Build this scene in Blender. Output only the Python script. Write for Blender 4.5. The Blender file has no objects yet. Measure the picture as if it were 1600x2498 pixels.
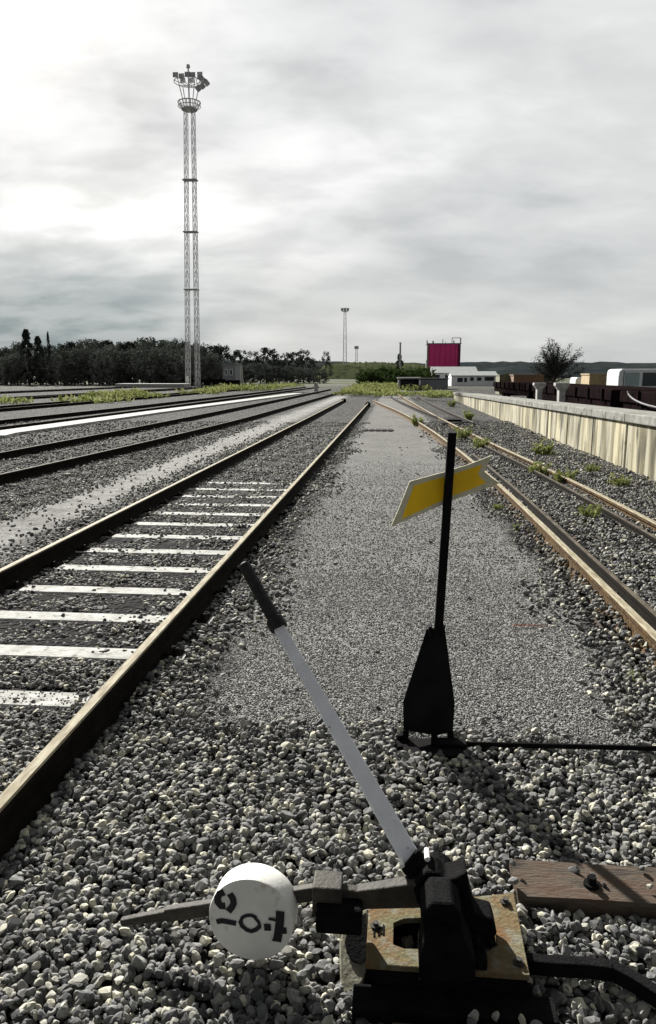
import bpy, math, random
import numpy as np
from mathutils import Vector, Matrix
R = math.radians
sc = bpy.context.scene
COL = sc.collection
rng = np.random.default_rng(7)
random.seed(7)

# ------------------------------------------------------------------ camera
PITCH, YAW, CH, FPX = math.atan(334/1800), R(5.026), 1.5, 1800.0
fw = Vector((-math.sin(YAW)*math.cos(PITCH), math.cos(YAW)*math.cos(PITCH), -math.sin(PITCH)))
rt = Vector((math.cos(YAW), math.sin(YAW), 0))
up = rt.cross(fw)
cam_d = bpy.data.cameras.new('camera')
cam = bpy.data.objects.new('camera', cam_d); COL.objects.link(cam)
cam.matrix_world = Matrix(((rt.x, up.x, -fw.x, 0), (rt.y, up.y, -fw.y, 0), (rt.z, up.z, -fw.z, CH), (0, 0, 0, 1)))
cam_d.sensor_fit = 'VERTICAL'; cam_d.sensor_height = 36; cam_d.sensor_width = 24
cam_d.lens = FPX/2498*36
cam_d.clip_start = .05; cam_d.clip_end = 6000
sc.camera = cam
sc.render.resolution_x = 656; sc.render.resolution_y = 1024
sc.view_settings.view_transform = 'Standard'; sc.view_settings.look = 'None'
sc.view_settings.gamma = 1; sc.view_settings.exposure = 1.30

# ------------------------------------------------------------------ sun and sky
SUN_AZ, SUN_EL = R(-28.5), R(28)          # azimuth from +Y, negative is left of the track
sdir = Vector((math.sin(SUN_AZ)*math.cos(SUN_EL), math.cos(SUN_AZ)*math.cos(SUN_EL), math.sin(SUN_EL)))
sl = bpy.data.lights.new('sun', 'SUN'); sl.energy = 5.0; sl.angle = R(0.8); sl.color = (1, .965, .90)
so = bpy.data.objects.new('sun', sl); COL.objects.link(so)
so.rotation_euler = (-sdir).to_track_quat('-Z', 'Y').to_euler()

W = bpy.data.worlds.new('World'); sc.world = W; W.use_nodes = True
nt = W.node_tree; nt.nodes.clear()
def N(t, tree=None, **kw):
    n = (tree or nt).nodes.new(t)
    for k, v in kw.items(): setattr(n, k, v)
    return n
def world():
    L = nt.links.new
    def math_(op, a, b=None, c=None):
        m = N('ShaderNodeMath', operation=op)
        for i, v in enumerate((a, b, c)):
            if v is None: continue
            if isinstance(v, (int, float)): m.inputs[i].default_value = v
            else: L(v, m.inputs[i])
        return m.outputs[0]
    def dot(v):
        d = N('ShaderNodeVectorMath', operation='DOT_PRODUCT'); L(nrm.outputs[0], d.inputs[0]); d.inputs[1].default_value = v
        return d.outputs['Value']
    def rng_(x, a, b, c=0., d=1.):
        m = N('ShaderNodeMapRange', interpolation_type='SMOOTHSTEP'); L(x, m.inputs[0])
        m.inputs[1].default_value = a; m.inputs[2].default_value = b; m.inputs[3].default_value = c; m.inputs[4].default_value = d
        return m.outputs[0]
    tc = N('ShaderNodeTexCoord')
    nrm = N('ShaderNodeVectorMath', operation='NORMALIZE'); L(tc.outputs['Generated'], nrm.inputs[0])
    sep = N('ShaderNodeSeparateXYZ'); L(nrm.outputs[0], sep.inputs[0])
    z = math_('ADD', math_('MAXIMUM', sep.outputs[2], 0.0), 0.30)
    cx = math_('DIVIDE', sep.outputs[0], z); cy = math_('DIVIDE', sep.outputs[1], z)
    cmb = N('ShaderNodeCombineXYZ'); L(cx, cmb.inputs[0]); L(cy, cmb.inputs[1])
    def noise(sx, sy, scale, det, rough, off, dist=0.):
        mp = N('ShaderNodeMapping'); L(cmb.outputs[0], mp.inputs[0]); mp.inputs['Scale'].default_value = (sx, sy, 1); mp.inputs['Location'].default_value = off
        mp.inputs['Rotation'].default_value = (0, 0, R(-24))
        n = N('ShaderNodeTexNoise'); L(mp.outputs[0], n.inputs['Vector']); n.inputs['Scale'].default_value = scale
        n.inputs['Detail'].default_value = det; n.inputs['Roughness'].default_value = rough; n.inputs['Distortion'].default_value = dist
        return n.outputs[0]
    big = noise(.95, 1.35, 1.5, 5, .46, (4.3, 1.7, 0), .25)
    fine = noise(1, 1.5, 4.2, 6, .50, (1.3, 8.7, 0), .15)
    mixv = math_('ADD', math_('MULTIPLY', big, .72), math_('MULTIPLY', fine, .28))
    cl = N('ShaderNodeValToRGB'); L(mixv, cl.inputs[0])
    e = cl.color_ramp.elements
    e[0].position = .33; e[0].color = (.55, .57, .58, 1)
    e[1].position = .67; e[1].color = (1.08, 1.08, 1.07, 1)
    x = e.new(.44); x.color = (.70, .715, .72, 1)
    x = e.new(.54); x.color = (.82, .83, .825, 1)
    # thicker, paler veil higher up and towards the sun; grey towards the horizon
    el = sep.outputs[2]
    glow = math_('POWER', math_('MAXIMUM', dot(tuple(sdir)), 0.0), 7.0)
    g2 = math_('MULTIPLY', math_('MULTIPLY', glow, .34), rng_(fine, .30, .62, .35, 1.))
    add = N('ShaderNodeMix', data_type='RGBA', blend_type='ADD'); add.inputs[0].default_value = 1
    L(cl.outputs[0], add.inputs[6])
    gc = N('ShaderNodeCombineXYZ'); L(g2, gc.inputs[0]); L(g2, gc.inputs[1]); L(g2, gc.inputs[2]); L(gc.outputs[0], add.inputs[7])
    sky = N('ShaderNodeTexSky', sky_type='NISHITA'); sky.sun_disc = False
    sky.sun_elevation = SUN_EL; sky.sun_rotation = SUN_AZ % (2*math.pi); sky.altitude = 100; sky.dust_density = 2.5
    skm = N('ShaderNodeVectorMath', operation='SCALE'); L(sky.outputs[0], skm.inputs[0]); skm.inputs['Scale'].default_value = .055
    # cloud cover: whole sky but for a gap of blue-grey low down on the left
    left = rng_(dot((-math.sin(R(24)), math.cos(R(24)), 0)), .90, .995)
    leftd = rng_(dot((math.sin(R(-36)), math.cos(R(-36)), 0)), .86, .975)
    low = rng_(el, .05, .22, 1., 0.)
    gap = math_('MULTIPLY', math_('MULTIPLY', leftd, low), .92)
    gapn = math_('MULTIPLY', gap, rng_(fine, .30, .62, 1.0, .75))
    dk = N('ShaderNodeMix', data_type='RGBA'); L(gapn, dk.inputs[0]); L(add.outputs[2], dk.inputs[6]); dk.inputs[7].default_value = (.165, .255, .30, 1)
    # soft even grey along the rest of the horizon
    hz = N('ShaderNodeMix', data_type='RGBA'); L(math_('MULTIPLY', math_('MULTIPLY', rng_(el, .0, .22, 1., 0.), math_('SUBTRACT', 1.0, leftd)), .62), hz.inputs[0])
    L(dk.outputs[2], hz.inputs[6]); hz.inputs[7].default_value = (.60, .625, .62, 1)
    mx = N('ShaderNodeMix', data_type='RGBA'); mx.inputs[0].default_value = .93
    L(skm.outputs[0], mx.inputs[6]); L(hz.outputs[2], mx.inputs[7])
    # unseen sky overhead and behind dimmed, added to cut ambient light and deepen shadows
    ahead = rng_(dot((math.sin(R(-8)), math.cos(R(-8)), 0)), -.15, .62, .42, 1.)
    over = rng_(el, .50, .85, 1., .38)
    unseen_dim = math_('MULTIPLY', ahead, over)
    tk = N('ShaderNodeVectorMath', operation='SCALE'); L(mx.outputs[2], tk.inputs[0]); L(unseen_dim, tk.inputs['Scale'])
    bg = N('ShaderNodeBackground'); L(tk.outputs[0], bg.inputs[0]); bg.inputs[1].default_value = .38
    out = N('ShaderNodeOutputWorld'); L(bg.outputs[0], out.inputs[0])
world()

# ------------------------------------------------------------------ helpers
K = 1600/1540.
def ray(px, py):
    x, y = px*K-800, py*K-1249
    return (fw*FPX + rt*x - up*y).normalized()
def at(px, py, Y):                       # measured photo point at distance Y along the track -> world
    d = ray(px, py); return Vector((0, 0, CH)) + d*(Y/d.y)
def gnd(px, py, z=0.):
    d = ray(px, py); return Vector((0, 0, CH)) + d*((z-CH)/d.z)

def link(o, parent=None):
    COL.objects.link(o)
    if parent is not None: o.parent = parent
    return o
def tag(o, label, cat, group=None, kind=None):
    o['label'] = label
    if cat: o['category'] = cat
    if group: o['group'] = group
    if kind: o['kind'] = kind
    return o
def struct(o): o['kind'] = 'structure'; return o
def empty(name, loc=(0, 0, 0)):
    o = bpy.data.objects.new(name, None); o.location = loc; o.empty_display_size = .2
    return link(o)

class MB:
    def __init__(s): s.v = []; s.f = []; s.m = []
    def add(s, vs, fs, m=0):
        b = len(s.v); s.v += [tuple(v) for v in vs]; s.f += [tuple(b+i for i in f) for f in fs]; s.m += [m]*len(fs); return s
    def box(s, x0, x1, y0, y1, z0, z1, m=0):
        return s.add([(x0,y0,z0),(x1,y0,z0),(x1,y1,z0),(x0,y1,z0),(x0,y0,z1),(x1,y0,z1),(x1,y1,z1),(x0,y1,z1)],
              [(0,3,2,1),(4,5,6,7),(0,1,5,4),(1,2,6,5),(2,3,7,6),(3,0,4,7)], m)
    def prism(s, pts, dvec, m=0):        # closed polygon (3D points) extruded by a vector
        n = len(pts); p = [Vector(q) for q in pts]; d = Vector(dvec)
        nrm = Vector((0, 0, 0))
        for i in range(n): nrm += p[i].cross(p[(i+1) % n])
        if nrm.dot(d) > 0: p.reverse()
        q = [a+d for a in p]
        return s.add(p+q, [tuple(range(n)), tuple(range(2*n-1, n-1, -1))] + [(i, n+i, n+(i+1) % n, (i+1) % n) for i in range(n)], m)
    def tube(s, a, b, r0, r1=None, n=12, m=0, cap=True):
        a, b = Vector(a), Vector(b); r1 = r0 if r1 is None else r1
        d = (b-a).normalized(); u = d.orthogonal().normalized(); w = d.cross(u)
        vs = []
        for c, r in ((a, r0), (b, r1)):
            for i in range(n):
                t = 2*math.pi*i/n; vs.append(c+u*(r*math.cos(t))+w*(r*math.sin(t)))
        fs = [(i, (i+1) % n, n+(i+1) % n, n+i) for i in range(n)]
        if cap: fs += [tuple(range(n-1, -1, -1)), tuple(range(n, 2*n))]
        return s.add(vs, fs, m)
    def bar(s, a, b, wa, ta, wb=None, tb=None, side=None, m=0):   # rectangular bar; side = width direction
        a, b = Vector(a), Vector(b); wb = wa if wb is None else wb; tb = ta if tb is None else tb
        d = (b-a).normalized(); sd = Vector(side) if side else (d.cross(Vector((0,0,1))) if abs(d.z) < .99 else Vector((1,0,0)))
        sd = (sd - d*sd.dot(d)).normalized(); t = d.cross(sd)
        vs = []
        for c, w, h in ((a, wa, ta), (b, wb, tb)):
            vs += [c-sd*w/2-t*h/2, c+sd*w/2-t*h/2, c+sd*w/2+t*h/2, c-sd*w/2+t*h/2]
        return s.add(vs, [(0,3,2,1),(4,5,6,7),(0,1,5,4),(1,2,6,5),(2,3,7,6),(3,0,4,7)], m)
    def path(s, pts, prof, m=None, closed_caps=True):   # sweep profile [(side, z)] along pts, horizontal normals
        pts = [Vector(p) for p in pts]; n = len(prof); b = []
        for i, p in enumerate(pts):
            t = (pts[min(i+1, len(pts)-1)]-pts[max(i-1, 0)]); t.z = 0; t.normalize()
            sd = Vector((t.y, -t.x, 0))
            b += [p+sd*q[0]+Vector((0, 0, q[1])) for q in prof]
        fs = []; ms = []
        for i in range(len(pts)-1):
            for j in range(n):
                k = (j+1) % n
                fs.append((i*n+j, i*n+k, (i+1)*n+k, (i+1)*n+j)); ms.append(m[j] if m else 0)
        if closed_caps:
            fs += [tuple(range(n-1, -1, -1)), tuple((len(pts)-1)*n+j for j in range(n))]; ms += [0, 0]
        o = len(s.v); s.v += [tuple(v) for v in b]; s.f += [tuple(o+i for i in f) for f in fs]; s.m += ms
        return s
    def build(s, name, mats, parent=None, bevel=0, smooth=False, seg=2):
        me = bpy.data.meshes.new(name)
        off = Vector((0, 0, 0)); pp = parent
        while pp is not None: off = off+pp.location; pp = pp.parent
        me.from_pydata([tuple(Vector(v)-off) for v in s.v], [], s.f)
        import bmesh
        bm = bmesh.new(); bm.from_mesh(me); bmesh.ops.recalc_face_normals(bm, faces=bm.faces); bm.to_mesh(me); bm.free()
        for mt in (mats if isinstance(mats, (list, tuple)) else [mats]): me.materials.append(mt)
        me.polygons.foreach_set('material_index', s.m)
        if smooth: me.polygons.foreach_set('use_smooth', [True]*len(me.polygons))
        o = link(bpy.data.objects.new(name, me), parent)
        if bevel:
            b = o.modifiers.new('bevel', 'BEVEL'); b.width = bevel; b.segments = seg; b.limit_method = 'ANGLE'; b.angle_limit = R(40)
        return o

# ------------------------------------------------------------------ materials
def mat(name, c1, c2=None, scale=8., rough=.8, metal=0., bump=.0, bscale=60., stretch=(1, 1, 1), contrast=(.35, .65), c3=None, s3=40., m3=(.6, .7), spec=.3):
    m = bpy.data.materials.new(name); m.use_nodes = True; t = m.node_tree; L = t.links.new
    b = t.nodes['Principled BSDF']; b.inputs['Roughness'].default_value = rough; b.inputs['Metallic'].default_value = metal
    b.inputs['Specular IOR Level'].default_value = spec
    tc = N('ShaderNodeTexCoord', t); mp = N('ShaderNodeMapping', t); L(tc.outputs['Object'], mp.inputs[0]); mp.inputs['Scale'].default_value = stretch
    def noise(sc_, det=6, ro=.6):
        n = N('ShaderNodeTexNoise', t); L(mp.outputs[0], n.inputs['Vector']); n.inputs['Scale'].default_value = sc_
        n.inputs['Detail'].default_value = det; n.inputs['Roughness'].default_value = ro; return n.outputs[0]
    col = None
    if c2 is not None:
        r = N('ShaderNodeMapRange', t); L(noise(scale), r.inputs[0]); r.inputs[1].default_value, r.inputs[2].default_value = contrast
        x = N('ShaderNodeMix', t, data_type='RGBA'); L(r.outputs[0], x.inputs[0]); x.inputs[6].default_value = (*c1, 1); x.inputs[7].default_value = (*c2, 1)
        col = x.outputs[2]
        if c3 is not None:
            r = N('ShaderNodeMapRange', t); L(noise(s3, 4), r.inputs[0]); r.inputs[1].default_value, r.inputs[2].default_value = m3
            y = N('ShaderNodeMix', t, data_type='RGBA'); L(r.outputs[0], y.inputs[0]); L(col, y.inputs[6]); y.inputs[7].default_value = (*c3, 1); col = y.outputs[2]
        L(col, b.inputs['Base Color'])
    else: b.inputs['Base Color'].default_value = (*c1, 1)
    if bump:
        bp = N('ShaderNodeBump', t); bp.inputs['Strength'].default_value = bump; bp.inputs['Distance'].default_value = .01; L(noise(bscale), bp.inputs['Height']); L(bp.outputs[0], b.inputs['Normal'])
    return m

M = {}
M['rust'] = mat('rust_steel', (.115, .072, .034), (.04, .028, .018), 14, .85, .0, .5, 90, c3=(.16, .11, .055), s3=30, m3=(.52, .7), spec=.05)
M['dark_rail'] = mat('dark_rail_steel', (.007, .006, .0055), (.014, .011, .008), 9, .85, 0, .4, 80, spec=.05)
M['railtop'] = mat('worn_rail_head', (.30, .27, .19), (.17, .14, .09), 6, .75, .0, .1, 60, stretch=(6, 1, 6), c3=(.38, .35, .26), s3=9, m3=(.45, .7), spec=.08)
M['railtop_dull'] = mat('dull_rail_head', (.12, .105, .08), (.055, .045, .035), 6, .8, .0, .1, 60, spec=.05)
M['concrete_white'] = mat('pale_concrete', (.50, .50, .485), (.31, .31, .29), 7, .9, 0, .6, 60, c3=(.16, .155, .14), s3=15, m3=(.54, .70), spec=.08)
M['concrete'] = mat('concrete', (.42, .42, .40), (.28, .28, .265), 5, .85, 0, .4, 60)
M['timber'] = mat('weathered_timber', (.082, .055, .042), (.10, .088, .07), 5, .9, 0, .6, 30, spec=.04, stretch=(1.2, 4, 4), c3=(.04, .033, .03), s3=5, m3=(.52, .70))
M['timber_dark'] = mat('dark_timber', (.05, .038, .03), (.09, .07, .055), 7, .9, 0, .8, 30, stretch=(1.5, 9, 9))
M['black_iron'] = mat('black_iron', (.004, .004, .0045), (.009, .009, .0095), 20, .85, .0, .5, 120, spec=.04)
M['black_paint'] = mat('black_paint', (.004, .0045, .0055), (.009, .009, .010), 9, .7, 0, .15, 90, spec=.06)
M['grip'] = mat('rubber_grip', (.014, .014, .014), (.03, .03, .03), 40, .7, 0, .3, 90, spec=.2)
M['white_paint'] = mat('white_paint', (.80, .80, .77), (.68, .68, .64), 9, .5, 0, .12, 70, c3=(.42, .37, .29), s3=26, m3=(.60, .72))
M['lever_grey'] = mat('grey_white_lever_paint', (.86, .88, .92), (.74, .76, .80), 14, .5, 0, .15, 90, c3=(.30, .29, .28), s3=55, m3=(.68, .74))
M['arm_steel'] = mat('worn_black_steel', (.03, .029, .027), (.075, .068, .055), 12, .6, .0, .3, 90, spec=.12)
M['plate'] = mat('rusty_painted_plate', (.125, .12, .07), (.15, .085, .042), 11, .85, .0, .6, 70, c3=(.17, .165, .125), s3=20, m3=(.5, .64), spec=.05)
M['digit'] = mat('stencil_black', (.015, .014, .02), rough=.6)
M['yellow'] = mat('yellow_paint', (.95, .60, .010), (.80, .50, .015), 10, .5, 0, .1, 60)
M['yellow_edge'] = mat('pale_blade_rim', (.62, .61, .48), (.52, .50, .34), 30, .6)
M['steel_grey'] = mat('galvanised_steel', (.56, .565, .57), (.44, .445, .45), 3, .8, 0, spec=.05)
M['lamp_dark'] = mat('floodlight_housing', (.34, .345, .35), (.46, .462, .465), 3, .8, spec=.05)
M['magenta'] = mat('magenta_cladding', (.70, .045, .23), (.58, .035, .19), 1.2, .6, stretch=(1, 1, .2))
M['magenta_dark'] = mat('dark_magenta_cladding', (.12, .008, .04), (.09, .007, .03), 1.2, .6)
M['white_wall'] = mat('white_render_wall', (.80, .82, .82), (.70, .72, .72), .8, .8)
M['grey_wall'] = mat('grey_wall', (.26, .265, .28), (.20, .205, .22), .8, .85)
M['slate'] = mat('slate_roof', (.13, .13, .135), (.18, .18, .185), 2, .8)
M['opening'] = mat('dark_opening', (.018, .02, .032), (.03, .03, .045), 2, .6)
M['glass'] = mat('vehicle_glass', (.03, .045, .05), rough=.12, spec=.6)
M['van_white'] = mat('white_car_paint', (.72, .75, .75), (.66, .69, .69), 3, .3, spec=.5)
M['van_teal'] = mat('pale_teal_paint', (.34, .44, .44), (.28, .37, .37), 3, .4)
M['wagon'] = mat('wagon_black_brown', (.007, .006, .007), (.016, .010, .010), 3, .85, spec=0., c3=(.04, .012, .012), s3=3.5, m3=(.62, .75))
M['tan'] = mat('tan_boards', (.42, .34, .20), (.33, .24, .13), 3, .8)
M['olive'] = mat('olive_tarp', (.20, .19, .11), (.11, .11, .07), 3, .8)
M['brown'] = mat('brown_boards', (.20, .12, .07), (.14, .09, .06), 3, .8)
M['bark'] = mat('bark', (.05, .042, .035), (.08, .07, .06), 3, .9)
M['red'] = mat('faded_red_plastic', (.45, .16, .12), rough=.7)
M['coping'] = mat('coping_concrete', (.30, .30, .28), (.17, .17, .15), 4, .9, 0, .5, 50, spec=.05, c3=(.09, .09, .07), s3=6, m3=(.56, .68))

def leaf_mat(name, a, b, trans=.25):
    m = bpy.data.materials.new(name); m.use_nodes = True; t = m.node_tree; L = t.links.new
    p = t.nodes['Principled BSDF']; p.inputs['Roughness'].default_value = .9; p.inputs['Specular IOR Level'].default_value = .0
    g = N('ShaderNodeNewGeometry', t)
    x = N('ShaderNodeMix', t, data_type='RGBA'); L(g.outputs['Random Per Island'], x.inputs[0]); x.inputs[6].default_value = (*a, 1); x.inputs[7].default_value = (*b, 1)
    L(x.outputs[2], p.inputs['Base Color'])
    tr = N('ShaderNodeBsdfTranslucent', t); L(x.outputs[2], tr.inputs[0])
    ms = N('ShaderNodeMixShader', t); ms.inputs[0].default_value = trans; L(p.outputs[0], ms.inputs[1]); L(tr.outputs[0], ms.inputs[2])
    L(ms.outputs[0], t.nodes['Material Output'].inputs[0])
    return m
M['leaf_dark'] = leaf_mat('dark_foliage', (.02, .026, .022), (.075, .085, .074), .12)
M['leaf_grey'] = leaf_mat('grey_green_foliage', (.05, .056, .05), (.15, .16, .145), .12)
M['leaf_mid'] = leaf_mat('mid_green_foliage', (.02, .035, .012), (.06, .085, .03), .15)
M['leaf_weed'] = leaf_mat('yellow_green_weeds', (.12, .15, .035), (.30, .31, .14), .3)

def ground_mat():
    m = bpy.data.materials.new('gravel_ground'); m.use_nodes = True; t = m.node_tree; L = t.links.new
    p = t.nodes['Principled BSDF']; p.inputs['Roughness'].default_value = .95; p.inputs['Specular IOR Level'].default_value = .03
    g = N('ShaderNodeNewGeometry', t); sep = N('ShaderNodeSeparateXYZ', t); L(g.outputs['Position'], sep.inputs[0])
    def mth(op, a, b):
        n = N('ShaderNodeMath', t, operation=op)
        for i, v in enumerate((a, b)):
            if isinstance(v, (int, float)): n.inputs[i].default_value = v
            else: L(v, n.inputs[i])
        return n.outputs[0]
    def mr(x, a, b, c=0., d=1.):
        n = N('ShaderNodeMapRange', t, interpolation_type='SMOOTHSTEP'); L(x, n.inputs[0])
        for i, v in enumerate((a, b, c, d)): n.inputs[i+1].default_value = v
        return n.outputs[0]
    def noise(s, d=5, r=.6):
        n = N('ShaderNodeTexNoise', t); L(g.outputs['Position'], n.inputs['Vector']); n.inputs['Scale'].default_value = s
        n.inputs['Detail'].default_value = d; n.inputs['Roughness'].default_value = r; return n.outputs[0]
    def vor(s):
        n = N('ShaderNodeTexVoronoi', t); L(g.outputs['Position'], n.inputs['Vector']); n.inputs['Scale'].default_value = s; return n
    def mix(f, a, b):
        x = N('ShaderNodeMix', t, data_type='RGBA')
        if isinstance(f, (int, float)): x.inputs[0].default_value = f
        else: L(f, x.inputs[0])
        for i, v in ((6, a), (7, b)):
            if isinstance(v, tuple): x.inputs[i].default_value = (*v, 1)
            else: L(v, x.inputs[i])
        return x.outputs[2]
    wob = mth('MULTIPLY', mth('SUBTRACT', noise(1.3, 3), .5), .5)
    xw = mth('ADD', sep.outputs[0], wob)
    # stone colours, with the shade of the gaps painted near black
    v = vor(30); vc = N('ShaderNodeSeparateColor', t); L(v.outputs['Color'], vc.inputs[0])
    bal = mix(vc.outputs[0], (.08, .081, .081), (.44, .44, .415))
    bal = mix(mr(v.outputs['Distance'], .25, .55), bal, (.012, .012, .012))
    nearm = mr(sep.outputs[1], 6, 14); bal = mix(nearm, (.018, .018, .018), bal)  # near ground blackened as painted shade beneath the loose stones
    v2 = vor(95); vc2 = N('ShaderNodeSeparateColor', t); L(v2.outputs['Color'], vc2.inputs[0])
    gr = mix(vc2.outputs[0], (.15, .15, .147), (.32, .32, .307))
    gr = mix(mr(noise(2.0, 4), .35, .7, 0., .5), gr, (.155, .155, .15))
    # the walked path between the tracks
    pm = mth('MULTIPLY', mr(xw, -.98, -.78), mr(xw, 1.02, 1.22, 1., 0.)); pm = mth('MULTIPLY', pm, mr(sep.outputs[1], 2.75, 3.1))
    # pale trodden strip between the left tracks
    p2 = mth('MULTIPLY', mr(xw, -4.45, -3.75), mr(xw, -3.6, -3.0, 1., 0.))
    pm2 = mth('MULTIPLY', p2, mr(noise(5, 4), .3, .6, .35, .95))
    pale = mix(vc2.outputs[0], (.27, .27, .262), (.48, .48, .46))
    c = mix(pm, bal, gr); c = mix(pm2, c, pale)
    # a wider wash of lighter and darker patches, and rough ground far away
    c = mix(mr(noise(.35, 4), .5, .75, 0., .35), c, (.085, .085, .085))
    far = mr(sep.outputs[1], 70, 130)
    c = mix(far, c, mix(mr(noise(.06, 4), .4, .6), (.07, .085, .04), (.13, .13, .115)))
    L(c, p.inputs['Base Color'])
    h = mth('SUBTRACT', 1.0, v.outputs['Distance']); h2 = mth('SUBTRACT', 1.0, v2.outputs['Distance'])
    hm = N('ShaderNodeMix', t, data_type='FLOAT'); L(mth('MAXIMUM', pm, pm2), hm.inputs[0]); L(h, hm.inputs[2]); L(h2, hm.inputs[3])
    bp = N('ShaderNodeBump', t); bp.inputs['Strength'].default_value = 1.; bp.inputs['Distance'].default_value = .02; L(hm.outputs[0], bp.inputs['Height']); L(bp.outputs[0], p.inputs['Normal'])
    return m
M['ground'] = ground_mat()

def stone_mat(name, lo, hi, warm, stops):
    m = bpy.data.materials.new(name); m.use_nodes = True; t = m.node_tree; L = t.links.new
    p = t.nodes['Principled BSDF']; p.inputs['Roughness'].default_value = .8; p.inputs['Specular IOR Level'].default_value = .25
    oi = N('ShaderNodeObjectInfo', t); r = N('ShaderNodeValToRGB', t); L(oi.outputs['Random'], r.inputs[0])
    e = r.color_ramp.elements; e[0].color = (*lo, 1); e[1].color = (*hi, 1)
    for ps, c in stops: x = e.new(ps); x.color = (*c, 1)
    tc = N('ShaderNodeTexCoord', t); n = N('ShaderNodeTexNoise', t); L(tc.outputs['Object'], n.inputs['Vector']); n.inputs['Scale'].default_value = 2.4; n.inputs['Detail'].default_value = 5
    x = N('ShaderNodeMix', t, data_type='RGBA', blend_type='MULTIPLY'); x.inputs[0].default_value = 1
    mr = N('ShaderNodeMapRange', t); L(n.outputs[0], mr.inputs[0]); mr.inputs[1].default_value = .3; mr.inputs[2].default_value = .7; mr.inputs[3].default_value = .62; mr.inputs[4].default_value = 1.15
    L(r.outputs[0], x.inputs[6]); L(mr.outputs[0], x.inputs[7]); L(x.outputs[2], p.inputs['Base Color'])
    return m
M['stone'] = stone_mat('ballast_stone', (.050, .051, .052), (.58, .56, .44), 0, [(.30, (.12, .122, .122)), (.6, (.20, .20, .195)), (.85, (.32, .315, .275))])
M['grit'] = stone_mat('fine_gravel', (.14, .14, .137), (.38, .375, .355), 0, [(.4, (.185, .185, .181)), (.8, (.25, .25, .24))])

# ------------------------------------------------------------------ ground
def ground_obj():
    me = bpy.data.meshes.new('ground'); s = 3000
    me.from_pydata([(-s, -200, 0), (s, -200, 0), (s, 2800, 0), (-s, 2800, 0)], [], [(0, 1, 2, 3)]); me.materials.append(M['ground'])
    struct(link(bpy.data.objects.new('ground', me)))
ground_obj()

# far wooded hills: ridges with real depth
def hills(name, ridge, Y0, depth, m):
    # ridge: list of photo points (px, py) read at distance Y0
    xs = np.linspace(ridge[0][0], ridge[-1][0], 90); ys = np.interp(xs, [r[0] for r in ridge], [r[1] for r in ridge])
    vs = []; rows = 7
    for j in range(rows):
        tt = j/(rows-1)
        for i, (a, b) in enumerate(zip(xs, ys)):
            p = at(a, b, Y0); hgt = p.z + (rng.random()-.5)*p.z*.10
            prof = math.sin(math.pi*min(1, tt*1.0))**.7 if 0 < tt < 1 else 0
            vs.append((p.x*(1+(tt-.5)*depth/Y0), Y0+(tt-.5)*depth, max(-.3, hgt*prof - (.3 if prof == 0 else 0))))
    n = len(xs); fs = [(j*n+i, j*n+i+1, (j+1)*n+i+1, (j+1)*n+i) for j in range(rows-1) for i in range(n-1)]
    me = bpy.data.meshes.new(name); me.from_pydata(vs, [], fs); me.materials.append(m)
    me.polygons.foreach_set('use_smooth', [True]*len(me.polygons))
    struct(link(bpy.data.objects.new(name, me)))
M['hill'] = mat('wooded_hill', (.020, .025, .027), (.032, .039, .040), .05, .95, bump=0, c3=(.045, .052, .050), s3=.15, m3=(.5, .7), spec=0.)
M['hill_near'] = mat('scrubby_slope', (.035, .045, .022), (.065, .075, .04), .08, .95, c3=(.018, .022, .016), s3=.25, m3=(.5, .65), spec=0.)
hills('hills', [(-150, 842), (300, 846), (700, 846), (800, 850), (930, 853), (1020, 852), (1100, 850), (1230, 849), (1300, 852), (1400, 850), (1480, 852), (1700, 848)], 900, 260, M['hill'])
hills('slope', [(735, 880), (760, 858), (800, 852), (860, 850), (900, 851), (960, 852), (1000, 858), (1040, 880)], 330, 120, M['hill_near'])
hills('low_hill', [(1040, 872), (1090, 860), (1150, 863), (1220, 858), (1290, 860), (1350, 856), (1450, 860), (1560, 856), (1750, 850)], 420, 130, M['hill'])

# ------------------------------------------------------------------ rails and tracks
RH = .14
PROF = [(a_*(.70 if z_ > .09 else 1), z_) for a_, z_ in [(-.06, -.012), (.06, -.012), (.062, 0), (.022, .016), (.009, .032), (.009, .094), (.033, .104), (.035, .112), (.035, .132), (.029, .14), (-.029, .14), (-.035, .132), (-.035, .112), (-.033, .104), (-.009, .094), (-.009, .032), (-.022, .016), (-.062, 0)]]
PM = [0]*len(PROF)
for j in (8, 9, 10): PM[j] = 1
def smooth_pts(ctrl, step=.5):
    ys = np.array([c[1] for c in ctrl]); xs = np.array([c[0] for c in ctrl])
    # cubic-ish smoothing by resampling and a moving average
    yy = np.arange(ys[0], ys[-1]+step*.5, step); xx = np.interp(yy, ys, xs)
    k = max(1, int(3/step)); ker = np.ones(2*k+1)/(2*k+1)
    pad = np.concatenate([xx[0]-(xx[1]-xx[0])*np.arange(k, 0, -1), xx, xx[-1]+(xx[-1]-xx[-2])*np.arange(1, k+1)])
    xx = np.convolve(pad, ker, 'valid')
    return [(x, y, 0) for x, y in zip(xx, yy)]
def rail(parent, ctrl, side, top, step=.5, name='rail', sc_=1.0, dz=0.):
    b = MB(); pts = [(p[0], p[1], dz) for p in smooth_pts(ctrl, step)]
    b.path(pts, [(q[0]*sc_, q[1]) for q in PROF], PM); return b.build(name, [side, top], parent, smooth=False)
SLEEP = []      # rectangles kept clear of stones: x0,x1,y0,y1,prob
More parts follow.
